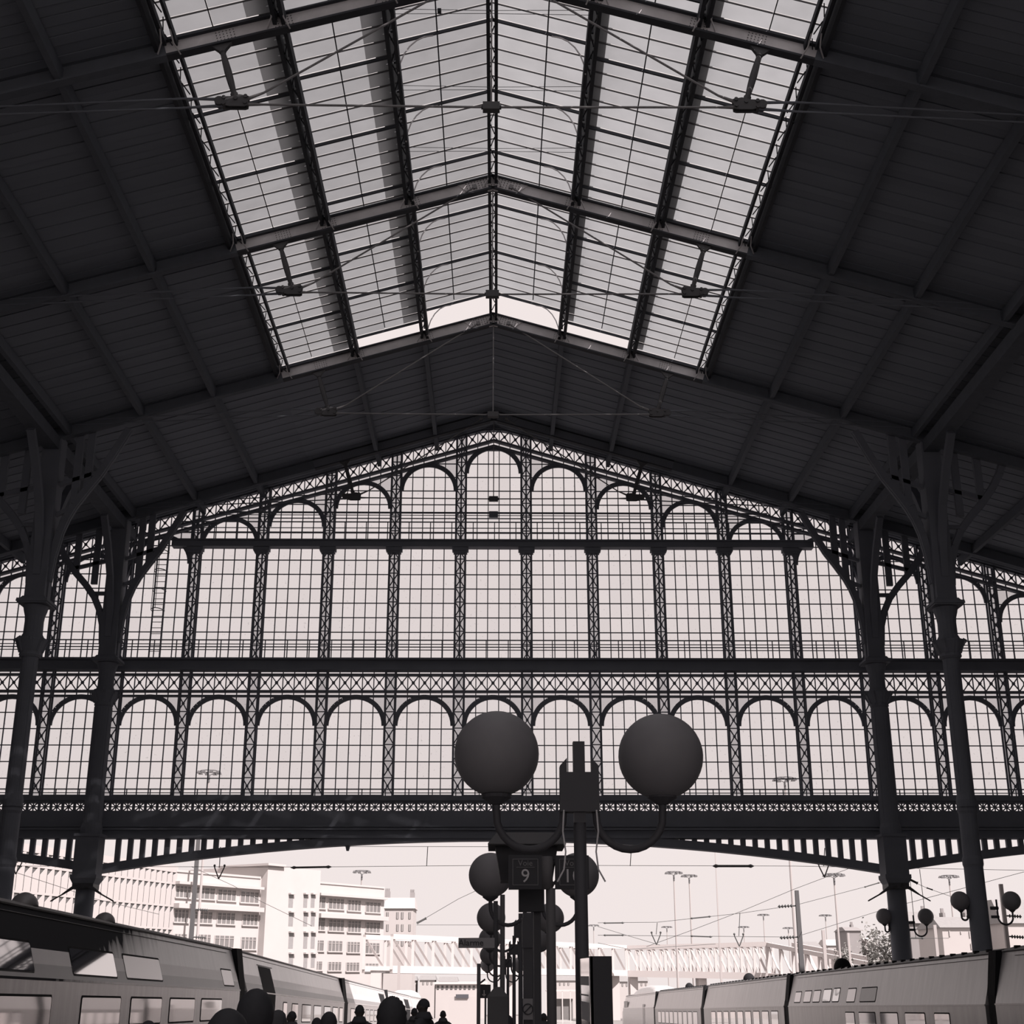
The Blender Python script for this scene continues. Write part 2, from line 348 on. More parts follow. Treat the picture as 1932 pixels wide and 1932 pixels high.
def lattice_post(x):
    b = MB(); h = PW / 2 - 0.035; zt = topZ(x) - 0.02
    for dy in (0, 0.30):
        for s in (-1, 1): b.bar((x + s * h, YW - 0.25 + dy, 9.28), (x + s * h, YW - 0.25 + dy, zt), 0.075, 0.07, (0, 1, 0))
    b.box(x - 0.035, x + 0.035, YW - 0.06, YW + 0.02, 15.5, zt) if abs(x) > 1 else None
    def cross(z0, z1):
        for dy in (0.0,):
            y = YW - 0.25 + dy
            b.bar((x - h, y, z0), (x + h, y, z1), 0.05, 0.05, (0, 1, 0)); b.bar((x + h, y, z0), (x - h, y, z1), 0.05, 0.05, (0, 1, 0))
            b.lathe((x, y - 0.03, (z0 + z1) / 2), [(0.07, 0), (0.07, 0.06)], 8, 'y')
            b.bar((x - h, y, z1), (x + h, y, z1), 0.045, 0.045, (0, 1, 0))
    for base, step, top in ((9.35, 0.755, 13.87), (14.15, 0.70, 14.85), (15.53, 0.7125, zt)):
        z = base
        while z + step <= top + 0.02:
            cross(z, z + step); z += step
    o = b.build('lattice_post', 'iron', wb)
    g = MB(); y = YW + 0.06
    g.prism([(x - PW / 2, y, 9.3), (x + PW / 2, y, 9.3), (x + PW / 2, y, topZ(x + PW / 2) - .05), (x - PW / 2, y, topZ(x - PW / 2) - .05)], (0, 0.004, 0))
    g.build('post_glazing', 'grey_pane', o)
    if abs(x) < 15:
        MB().box(x - 0.39, x + 0.39, YW - 0.42, YW - 0.02, 20.90, 21.07).box(x - 0.33, x + 0.33, YW - 0.38, YW - 0.02, 20.80, 20.90).build('post_cap', 'iron', wb)
for k in range(-9, 9): lattice_post(PITCH * (k + 0.5))

XE = 27.1
MB().box(-15.45, 15.45, YW - 0.45, YW + 0.05, 21.09, 21.38).box(-15.45, 15.45, YW - 0.6, YW + 0.05, 21.36, 21.42).build('band_beam', 'iron', wb)
MB().box(-XE, XE, YW - 0.5, YW + 0.05, 15.07, 15.50).box(-XE, XE, YW - 0.8, YW + 0.05, 15.48, 15.56).box(-XE, XE, YW - 0.62, YW, 15.03, 15.09).build('band_beam', 'iron', wb)
b = MB()
for z0, z1 in ((14.83, 14.93), (14.05, 14.15), (13.84, 13.92)): b.box(-XE, XE, YW - 0.2, YW + 0.04, z0, z1)
b.build('frieze_chord', 'iron', wb)
b = MB()
for s in (-1, 1):
    for f, t in ((chordA, 0.10), (chordB, 0.10)):
        b.bar((0, YW - 0.12, f(0)), (s * XE, YW - 0.12, f(XE)), 0.3, t, (0, 0, 1))
    pts = [(s * x, YW - 0.1, topZ(x) - 0.03) for x in (0, 0.4, 0.8, 1.2, 1.6, 1.9, XE)]
    b.strip(pts, 0.3, 0.06, (0, 0, 1))
b.build('gable_chord', 'iron', wb)
b = MB(); b.prism([(x, YW - 0.35, 27.28 - 0.1 * x * x) for x in [-1.9 + 0.19 * i for i in range(21)]] + [(2.2, YW - 0.35, roofZ(2.2) + .06), (0, YW - 0.35, 27.6), (-2.2, YW - 0.35, roofZ(2.2) + .06)], (0, 0.3, 0))
b.build('ridge_plate', 'iron', wb)
def railing(z0, z1, ztop, y, x0, x1, step, mids=()):
    b = MB()
    b.box(x0, x1, y - 0.025, y + 0.025, ztop - 0.05, ztop)
    for z in mids: b.box(x0, x1, y - 0.018, y + 0.018, z - 0.018, z + 0.018)
    x = x0
    while x < x1: b.box(x - 0.022, x + 0.022, y - 0.022, y + 0.022, z0, ztop); x += step
    return b.build('railing', 'iron', wb)
railing(21.4, 22.3, 22.31, YW - 0.55, -15.4, 15.4, 1.03, (21.98, 21.72))
railing(15.5, 16.4, 16.42, YW - 0.75, -XE, XE, 1.03, (16.2, 15.93))
railing(9.25, 9.58, 9.58, YW - 0.5, -XE, XE, 1.06, (9.39,))
# wind bracing tube above the upper gallery with its clamp
MB().tube([(-13.2, YW - 0.9, 22.65), (13.2, YW - 0.9, 22.63)], 0.05, 8).tube([(-13.2, YW - 0.9, 22.52), (13.2, YW - 0.9, 22.5)], 0.02, 6).box(-0.22, 0.22, YW - 1.0, YW - 0.8, 22.42, 22.7).build('wind_tube', 'iron', wb)

# girder
b = MB(); b.box(-XE, XE, YW - 0.55, YW + 0.2, 9.05, 9.26).box(-XE, XE, YW - 0.4, YW + 0.1, 8.97, 9.06).box(-XE, XE, YW - 0.35, YW, 7.45, 8.62)
b.box(-XE, XE, YW - 0.50, YW - 0.3, 7.76, 7.83).box(-XE, XE, YW - 0.46, YW - 0.3, 7.9, 7.94).box(-XE, XE, YW - 0.6, YW + 0.15, 7.39, 7.50)
b.build('girder_plate', 'iron', wb)
RP = PITCH / 6
b = MB(); y0, y1 = -0.3, -0.22; hw = RP / 2
b.box(-hw, -hw + 0.06, y0, y1, 0, 0.37).box(hw - 0.06, hw, y0, y1, 0, 0.37).lathe((0, y0 - 0.01, 0.185), [(0.075, 0), (0.075, 0.09)], 10, 'y')
for k in range(8):
    a = math.pi / 4 * k; L = 0.2 if k % 2 == 0 else 0.27
    b.bar((0.05 * math.cos(a), (y0 + y1) / 2, 0.185 + 0.05 * math.sin(a)), (L * math.cos(a), (y0 + y1) / 2, 0.185 + L * 0.9 * math.sin(a)), 0.05, 0.06, (0, 1, 0))
rosette = b.mesh('rosette', 'iron')
for k in range(-50, 51):
    put('rosette', rosette, wb, (RP * k, YW, 8.61))
def archZ(x):                                   # underside of the arched girder
    a = abs(x)
    if a <= 17.5: return 7.28 - 1.36 * (a / 17.2) ** 2
    return 7.28 - 1.36 * ((35.0 - a) / 17.2) ** 2
for x0, x1 in ((-17.5, 17.5), (-XE, -17.5), (17.5, XE)):
    n = 24; pts = [(x0 + (x1 - x0) * i / n, YW - 0.2, archZ(x0 + (x1 - x0) * i / n) + 0.19) for i in range(n + 1)]
    MB().strip(pts, 0.62, 0.36, (0, 0, 1)).build('girder_arch', 'iron', wb)
b = MB(); b.prism([(-7.75, YW - 0.2, 7.42)] + [(x, YW - 0.2, archZ(x) + 0.2) for x in [-7.75 + 0.775 * i for i in range(21)]] + [(7.75, YW - 0.2, 7.42)], (0, 0.1, 0))
b.build('girder_web', 'iron', wb)
x = 8.0; slats = []
while x < XE:
    if abs(x - 17.5) > 0.35:
        for s in (-1, 1):
            z = archZ(x) + 0.3
            MB().box(s * x - 0.11, s * x + 0.11, YW - 0.34, YW - 0.14, z, 7.42).build('slat', 'iron', wb)
    x += 0.545
# tall filler panels of the screen beyond the glazing
for s in (-1, 1):
    MB().prism([(s * XE, YW, 6.9), (s * 36.3, YW, 6.9), (s * 36.3, YW, roofZ(36.3)), (s * XE, YW, roofZ(XE))], (0, 0.15, 0)).build('side_panel', 'shell', wb)

# bays of glass: upper windows, frieze and lower arcade
def arch_pts(xc, zc, r, rz, y, n=20): return [(xc - r * math.cos(math.pi * i / n), y, zc + rz * math.sin(math.pi * i / n)) for i in range(n + 1)]
CW = 2 * CL / 5
def quad_mesh(w, h):
    me = bpy.data.meshes.new('pane'); me.from_pydata([(0, 0, 0), (w, 0, 0), (w, 0, h), (0, 0, h)], [], [(0, 1, 2, 3)]); me.materials.append(M['pane']); return me
PANE_U = quad_mesh(CW - 0.01, 0.7125 - 0.01); PANE_L = quad_mesh(CW - 0.01, 0.755 - 0.01); PANE_F = quad_mesh(CW - 0.01, 0.69)
def poly_pane(root, pts, m='pane', name='pane'):
    me = bpy.data.meshes.new(name); off = wl(root); me.from_pydata([tuple(Vector(p) - off) for p in pts], [], [tuple(range(len(pts)))]); me.materials.append(M[m])
    o = bpy.data.objects.new(name, me); COL.objects.link(o); o.parent = root
def spandrel(root, xc, s, zc, r, top, y):
    """grey corner pane between arch, post and the chord above"""
    pts = [(xc + s * r * math.cos(t), y, zc + r * math.sin(t)) for t in [math.pi / 2 * i / 8 for i in range(9)]]
    pts = [p for p in pts if p[2] <= top(p[0]) + 0.01]
    if len(pts) < 2: return
    poly_pane(root, pts + [(pts[-1][0], y, top(pts[-1][0])), (xc + s * r, y, top(xc + s * r))], 'grey_pane', 'spandrel_pane')
wn = 1
for k in range(-8, 9):
    xc = PITCH * k; x0 = xc - CL
    which = 'middle' if k == 0 else ORD[abs(k)] + ' from the middle ' + side_of(k)
    # upper
    w = empty('window_%d' % wn, (xc, YW, 15.53), 'tall arched bay of gable glazing, ' + which, kind='structure'); wn += 1
    g = MB(); y = YW + 0.0
    for j in range(6):
        x = x0 + j * CW; g.box(x - 0.022, x + 0.022, y - 0.03, y + 0.03, 15.53, topZ(x) - 0.04)
    for i in range(17):
        z = 15.53 + 0.7125 * i
        xm = (26.40 - z) / 0.295                # beyond this |x| the chord is lower than the bar
        a, bb = max(x0, -xm), min(x0 + 2 * CL, xm)
        if bb - a > 0.1: g.box(a, bb, y - 0.025, y + 0.025, z - 0.022, z + 0.022)
    g.build('glazing_bars', 'iron', w)
    zc = chordB(xc) - 0.06 - CL - (0.02 if k == 0 else 0.0)
    MB().strip(arch_pts(xc, zc, CL, CL, YW - 0.1), 0.22, 0.085, (0, 1, 0)).build('arch_rib', 'iron', w)
    for s in (-1, 1): spandrel(w, xc, s, zc, CL, chordB, YW + 0.05)
    f = MB()
    for j in range(5):
        xa, xb = x0 + j * CW, x0 + (j + 1) * CW
        for i in range(16):
            z0, z1 = 15.53 + 0.7125 * i, 15.53 + 0.7125 * (i + 1); ba, bb = chordB(xa), chordB(xb); lo = min(ba, bb)
            if z1 <= lo: put('pane', PANE_U, w, (xa + 0.005, YW + 0.03, z0 + 0.005))
            elif z0 < max(ba, bb):
                pts = [(xa, YW + .03, z0), (xb, YW + .03, z0)]
                if ba < z0: continue
                if bb < z0: continue
                pts += [(xb, YW + .03, min(bb, z1)), (xa, YW + .03, min(ba, z1))]; poly_pane(w, pts)
        poly_pane(w, [(xa, YW + .03, chordB(xa) + .05), (xb, YW + .03, chordB(xb) + .05), (xb, YW + .03, chordA(xb) - .05), (xa, YW + .03, chordA(xa) - .05)], 'grey_pane')
        poly_pane(w, [(xa, YW + .03, chordA(xa) + .05), (xb, YW + .03, chordA(xb) + .05), (xb, YW + .03, topZ(xb) - .05), (xa, YW + .03, topZ(xa) - .05)])
        A0, A1, T0, T1 = chordA(xa), chordA(xb), topZ(xa), topZ(xb); yy = YW - 0.15
        f.bar((xa, yy, A0), (xb, yy, T1), 0.05, 0.045, (0, 1, 0)).bar((xb, yy, A1), (xa, yy, T0), 0.05, 0.045, (0, 1, 0))
        f.lathe(((xa + xb) / 2, yy - 0.03, (A0 + A1 + T0 + T1) / 4), [(0.075, 0), (0.075, 0.06)], 8, 'y')
    f.build('frieze_lattice', 'iron', w)
    # lower arcade and its frieze
    w = empty('window_%d' % wn, (xc, YW, 9.3), 'round arched bay of the lower arcade of glass, ' + which, kind='structure'); wn += 1
    g = MB()
    for j in range(6):
        x = x0 + j * CW; g.box(x - 0.022, x + 0.022, y - 0.03, y + 0.03, 9.28, 15.1)
    for i in range(6):
        z = 9.35 + 0.755 * i; g.box(x0, x0 + 2 * CL, y - 0.025, y + 0.025, z - 0.022, z + 0.022)
    g.build('glazing_bars', 'iron', w)
    zc = 13.84 - CL
    MB().strip(arch_pts(xc, zc, CL, CL, YW - 0.1), 0.22, 0.085, (0, 1, 0)).build('arch_rib', 'iron', w)
    for s in (-1, 1): spandrel(w, xc, s, zc, CL, lambda x: 13.86, YW + 0.05)
    f = MB()
    for j in range(5):
        xa = x0 + j * CW; xb = xa + CW
        for i in range(6): put('pane', PANE_L, w, (xa + 0.005, YW + 0.03, 9.35 + 0.755 * i + 0.005))
        put('pane', PANE_F, w, (xa + 0.005, YW + 0.03, 14.15))
        poly_pane(w, [(xa, YW + .03, 13.9), (xb, YW + .03, 13.9), (xb, YW + .03, 14.08), (xa, YW + .03, 14.08)], 'grey_pane')
        poly_pane(w, [(xa, YW + .03, 14.9), (xb, YW + .03, 14.9), (xb, YW + .03, 15.06), (xa, YW + .03, 15.06)], 'grey_pane')
        yy = YW - 0.15
        f.bar((xa, yy, 14.15), (xb, yy, 14.85), 0.05, 0.045, (0, 1, 0)).bar((xb, yy, 14.15), (xa, yy, 14.85), 0.05, 0.045, (0, 1, 0))
        f.lathe(((xa + xb) / 2, yy - 0.03, 14.5), [(0.08, 0), (0.08, 0.06)], 8, 'y')
    f.build('frieze_lattice', 'iron', w)

# ladder with safety hoops on the screen
l0 = at(290, 1262, YW - 0.6); lad = empty('cage_ladder', (-15.75, YW - 0.7, 15.56), 'thin iron cage ladder climbing the gable glass to the upper gallery', 'ladder')
b = MB()
for s in (-1, 1): b.bar((-15.75 + s * 0.24, YW - 0.7, 15.56), (-15.75 + s * 0.24, YW - 0.7, 21.6), 0.05, 0.05, (0, 1, 0))
b.build('stile', 'iron', lad)
rung = MB().box(-0.24, 0.24, -0.015, 0.015, 0, 0.025).mesh('rung', 'iron')
for i in range(21): put('rung', rung, lad, (-15.75, YW - 0.7, 15.85 + 0.28 * i))
for z in (17.8, 18.75, 19.7, 20.65): MB().tube([(-15.75 - 0.3 * math.cos(math.pi * i / 8), YW - 0.7 - 0.6 * math.sin(math.pi * i / 8), z) for i in range(9)], 0.022, 6).build('safety_hoop', 'iron', lad)
b = MB()
for a in (1, 4, 7): b.tube([(-15.75 - 0.3 * math.cos(math.pi * a / 8), YW - 0.7 - 0.6 * math.sin(math.pi * a / 8), z) for z in (17.8, 20.65)], 0.016, 6)
b.build('hoop_straps', 'iron', lad)

# ---------------------------------------------------------------- roof trusses
TY = [59.84, 49.72, 39.60, 29.47, 19.35]
TNAME = ['roof truss close to the gable screen', 'roof truss carrying the open end of the skylight', 'roof truss crossing the middle of the skylight', 'roof truss crossing the skylight at the top of the view', 'roof truss overhead outside the view']
def truss(ty, i):
    r = empty('roof_truss', (0, ty, 27), 'riveted grey ' + TNAME[i] + ', with tie rods', 'roof truss', 'roof trusses across the hall')
    for s in (-1, 1):
        n = Vector((s * RS, 0, 1)).normalized(); e = 36.0 if i else 36.0
        def ibeam(x0, x1):
            b = MB(); p = Vector((s * x0, ty, 27.47 - RS * x0)); q = Vector((s * x1, ty, 27.47 - RS * x1))
            b.bar(p - n * 0.26, q - n * 0.26, 0.03, 0.46, n)
            return b
        def flanges(x0, x1, b):
            p = Vector((s * x0, ty, 27.47 - RS * x0)); q = Vector((s * x1, ty, 27.47 - RS * x1))
            return b.bar(p - n * 0.03, q - n * 0.03, 0.26, 0.05, n).bar(p - n * 0.50, q - n * 0.50, 0.26, 0.06, n)
        flanges(0, 8.65, MB()).build('rafter_flange', 'iron3', r)  # flange shade put into a darker iron than the web
        flanges(8.65, 36.0, ibeam(8.65, 36.0)).build('rafter_tail', 'shell', r)  # beyond the skylight the rafter's shade is put into a dark colour
        b = ibeam(0, 8.65); bm_ = 'beam' if i else 'iron'  # truss at the gable coloured dark for its unlit bay
        raf = b.build('rafter', bm_, r)
        b = MB()
        for x in (2.8, 5.6, 7.1):
            for ix in range(6):
                for iz in range(4):
                    p = Vector((s * (x + (ix - 2.5) * 0.09), ty - 0.02, 27.47 - RS * (x + (ix - 2.5) * 0.09))) - n * (0.12 + iz * 0.085)
                    b.lathe((p.x, p.y - 0.012, p.z), [(0.016, 0), (0.016, 0.012)], 5, 'y')
        for ix in range(9):
            for iz in range(4):
                x = 0.15 + ix * 0.1; p = Vector((s * x, ty - 0.05, 27.47 - RS * x)) - n * (0.1 + iz * 0.09); b.lathe((p.x, p.y - 0.02, p.z), [(0.018, 0), (0.018, 0.03)], 5, 'y')
        b.build('rivets', 'node', raf)['kind'] = 'stuff'
        # strut and cast joint
        top = Vector((s * 7.1, ty, 27.47 - RS * 7.1 - 0.56)); nd = Vector((s * 6.62, ty, 23.03))
        MB().prism([tuple(top + Vector((s * -0.26, -0.06, 0.08))), tuple(top + Vector((s * 0.26, -0.06, -0.06))), tuple(top + Vector((s * 0.07, -0.06, -0.2))), tuple(top + Vector((s * -0.09, -0.06, -0.19)))], (0, 0.12, 0)).build('strut_shoe', 'node', r)
        st = MB(); p0 = top + Vector((0, 0, -0.1)); p1 = nd + Vector((s * 0.03, 0, 0.15))
        st.tube([p0.lerp(p1, t) for t in (0, .08, .1, .3, .5, .7, .9, .92, 1)], [.09, .1, .07, .09, .10, .09, .07, .1, .09], 8)
        st.build('strut', 'node', r)
        b = MB()
        for dy in (-0.09, 0.06): b.prism([tuple(nd + Vector((s * dx, dy, dz))) for dx, dz in ((-.32, -.14), (-.34, .14), (-.1, .19), (.15, .13), (.36, .12), (.4, -.1), (.15, -.17), (-.25, -.17))], (0, 0.03, 0))
        for dx, dz in ((-.26, .12), (-.26, -.06), (0, .06), (.3, .08), (.3, -.09)): b.lathe(tuple(nd + Vector((s * dx, -0.13, dz))), [(0.055, 0), (0.055, 0.26)], 8, 'y')
        b.lathe(tuple(nd + Vector((s * .42, -.1, 0))), [(0.13, 0), (0.13, 0.2)], 10, 'y')
        b.build('joint_plate', 'node', r)
        ap = Vector((s * 0.62, ty - 0.06, 27.47 - RS * .62 - 0.3))
        MB().tube([tuple(nd + Vector((s * -.3, 0, .12))), tuple(nd + Vector((s * -.7, 0, .3))), tuple(ap)], [.05, .03, .03], 8).lathe((ap.x, ap.y - 0.06, ap.z), [(0.08, 0), (0.08, 0.1)], 10, 'y').build('tie_rod', 'rod', r)
        for dz in (-0.10, 0.09):
            MB().tube([tuple(nd + Vector((s * .3, 0, dz))), (s * 8.0, ty, 23.0 + dz * 1.5), (s * 17.3, ty, 22.5 + dz)], [.045, .028, .026], 6).build('tie_rod', 'iron', r)  # outer rods coloured darker to stand for the dim side slope
    MB().tube([(-6.35, ty, 22.97), (-5.9, ty, 22.97), (0, ty, 22.93), (5.9, ty, 22.97), (6.35, ty, 22.97)], [.05, .03, .03, .03, .05], 8).build('tie_rod', 'rod', r)
    MB().tube([(0, ty, 22.9), (0, ty, 26.95)], 0.026, 6).build('king_rod', 'rod', r)
    MB().box(-0.22, 0.22, ty - 0.1, ty + 0.1, 22.82, 23.04).tube([(-0.26, ty, 22.93), (0.26, ty, 22.93)], 0.06, 8).build('king_clamp', 'node', r)
    MB().prism([(-0.75, ty - 0.05, 26.72), (-0.3, ty - .05, 26.84), (0, ty - .05, 26.90), (0.3, ty - .05, 26.84), (0.75, ty - .05, 26.72), (1.2, ty - .05, 27.05), (0, ty - .05, 27.44), (-1.2, ty - .05, 27.05)], (0, 0.1, 0)).build('ridge_gusset', 'beam' if i else 'iron', r)
for i, ty in enumerate(TY): truss(ty, i)

# ---------------------------------------------------------------- purlins
def purlin(x, y0, y1, label, solid=False):
    z = roofZ(x) - 0.02 if abs(x) > 0.1 else 27.40
    o = empty('purlin', (x, y0, z), label, 'roof beam', 'purlins along the hall roof')
    if solid:
        MB().box(x - 0.09, x + 0.09, y0, y1, z - 0.42, z - 0.02).build('web', 'board2', o); return
    ed = abs(x) > 8
    for dx in ((-0.15, 0.15) if ed else (-0.115, 0.115)):
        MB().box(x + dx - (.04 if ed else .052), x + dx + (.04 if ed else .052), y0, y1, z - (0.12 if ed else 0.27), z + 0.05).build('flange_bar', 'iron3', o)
    b = MB(); y = y0 + 0.2; f = 1
    while y < y1 - 0.3:
        b.bar((x - 0.06 * f, y, z - 0.1), (x + 0.06 * f, y + 0.5, z - 0.1), 0.03, 0.02); y += 0.675; f = -f
    b.build('lacing', 'iron3', o)
    h = MB()
    for s in (-1, 1):
        for yy in ([y1 - 0.02] if True else []):
            h.tube([(x + s * 0.12, yy - 0.75, z - 0.05), (x + s * 0.16, yy - 0.3, z - 0.28), (x + s * 0.3, yy - 0.02, z - 0.42)], 0.022, 6)
    h.build('knee_rods', 'beam', o)
BAYS = [('farthest glazed bay', 39.60, 49.72), ('second glazed bay', 29.47, 39.60), ('topmost glazed bay', 19.35, 29.47)]
for bn, y0, y1 in BAYS:
    for j in (-3, -2, -1, 0, 1, 2, 3):
        x = 2.815 * j
        purlin(x, y0 + 0.02, y1 - 0.02, ('double ridge beam' if j == 0 else ORD[abs(j)] + ' double purlin below ridge, ' + sshort(j)) + ', ' + bn)
for j in (4, 5, 6, 8, 10):
    for s in (-1, 1):
        tag_side = side_of(s)
        purlin(s * 2.815 * j, -10, 61.8, 'dim solid purlin ' + ORD[j] + ' below the ridge under dark boards, ' + sshort(s), True)
for j in (-2, -1, 1, 2):
    purlin(2.815 * j, 49.9, 61.8, 'dim %s purlin below the ridge between skylight and gable, %s' % (ORD[abs(j)], sshort(j)), True)

# ---------------------------------------------------------------- stepped skylight: three glass steps on each slope
OVER = 0.64; STEP = 0.45; ROW = 0.675
def milky_mesh(w, l, dz):
    me = bpy.data.meshes.new('roof_pane'); me.from_pydata([(0, 0, 0), (w, 0, dz), (w, l, dz), (0, l, 0)], [], [(0, 1, 2, 3)]); me.materials.append(M['milky']); return me
for bi, (bn, y0, y1) in enumerate(BAYS):
    for s in (-1, 1):
        for j in range(3):
            xa = 0.0 if j == 0 else 2.815 * j; xb = 2.815 * (j + 1) + (0.10 if j < 2 else 0.30)
            zf = lambda x, j=j: 27.62 + STEP * (2 - j) - RS * x
            w = empty('window_%d' % wn, (s * xa, y0, zf(xa)), 'frosted skylight field, %s step below ridge, %s, %s' % (ORD[j + 1], sshort(s), bn), kind='structure'); wn += 1
            xm = xa + (xb - xa) * 0.56
            g = MB(); hv = []
            top = y1 - (0.25 if bi == 0 else 0)
            nrow = int(round((y1 - y0) / ROW))
            for (p, q) in ((xa, xm), (xm, xb)):
                W = q - p - 0.012; me = milky_mesh(s * W, ROW - 0.035, -RS * W)
                for i in range(nrow):
                    yy = y1 - (i + 1) * ROW
                    if yy < y0 - 0.1: break
                    if bi == 2 and i >= 7:
                        continue
                    put('pane', me, w, (s * (p + 0.006), yy + 0.014, zf(p + 0.006)))
                if bi == 2:
                    put('pane', milky_mesh(s * W, y1 - 7 * ROW - y0, -RS * W), w, (s * (p + 0.006), y0, zf(p + 0.006)))
            n = Vector((s * RS, 0, 1)).normalized()
            for i in range(nrow + 1):
                yy = y1 - i * ROW
                if yy < y0: break
                heavy = (i % 5 == 0)
                pa = Vector((s * xa, yy, zf(xa) - 0.03)); pb = Vector((s * xb, yy, zf(xb) - 0.03))
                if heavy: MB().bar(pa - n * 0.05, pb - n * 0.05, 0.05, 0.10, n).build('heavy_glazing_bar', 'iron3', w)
                else: g.bar(pa, pb, 0.024, 0.045, n)
                if heavy and j == 0:      # thin bent stays from the first purlin up to the heavy bar
                    MB().tube([(s * (2.70 - 0.95 * (1 - math.cos(t))), yy - 0.35 * (1 - math.sin(t)), 26.85 - RS * 2.0 + 1.6 * math.sin(t)) for t in [math.pi / 2 * q / 6 for q in range(7)]], 0.022, 6).build('bent_stay', 'beam', w)
            g.build('glazing_bars', 'bar', w)
            MB().bar((s * xm, y0, zf(xm) - 0.05), (s * xm, top, zf(xm) - 0.05), 0.032, 0.05, n).build('seam_bar', 'iron3', w)
            MB().bar((s * (xb - .02), y0, zf(xb) - 0.04), (s * (xb - .02), top, zf(xb) - 0.04), 0.04, 0.08, n).build('eaves_bar', 'iron3', w)
            if j < 2:                      # opaque apron added to darken the glass below, and posts carrying the raised step
                q = 2.815 * (j + 1) + OVER; MB().bar((s * xb, (y0 + top) / 2, zf(xb)), (s * q, (y0 + top) / 2, zf(q) - 0.15), top - y0, 0.02).build('shade_apron', 'slate', w)
                p = MB(); yy = y0 + 0.3
                while yy < y1:
                    p.box(s * 2.815 * (j + 1) - 0.03, s * 2.815 * (j + 1) + 0.03, yy - 0.03, yy + 0.03, roofZ(2.815 * (j + 1)), zf(2.815 * (j + 1)) - 0.03); yy += 1.35
                p.build('step_posts', 'iron3', w)
# coarse continuation of the skylight behind the viewer's frame
b = MB()
for s in (-1, 1):
    n = len(b.v); b.v += [(0, -12, 27.9), (s * 8.6, -12, 27.9 - RS * 8.6), (s * 8.6, 19.35, 27.9 - RS * 8.6), (0, 19.35, 27.9)]; b.f.append((n, n + 1, n + 2, n + 3))
tag(b.build('window_%d' % wn, 'milky'), 'frosted skylight continuing overhead towards the head of the hall', kind='structure'); wn += 1
# drip kerb along both skylight edges
for s in (-1, 1):
    o = MB().box(min(s * 8.72, s * 8.84), max(s * 8.72, s * 8.84), -12, 49.9, roofZ(8.7) - 0.28, roofZ(8.7) + 0.2).build('trim_%d' % (1 if s < 0 else 2), 'iron3')
    tag(o, 'dark kerb along the skylight edge ' + side_of(s), kind='structure')
o = MB().bar((-8.7, 49.86, 27.42 - RS * 8.7 - .1), (0, 49.86, 27.42 - .1), 0.12, 0.35).bar((8.7, 49.86, 27.42 - RS * 8.7 - .1), (0, 49.86, 27.42 - .1), 0.12, 0.35).build('trim_3', 'beam')
tag(o, 'grey kerb across the open end of the skylight', kind='structure')

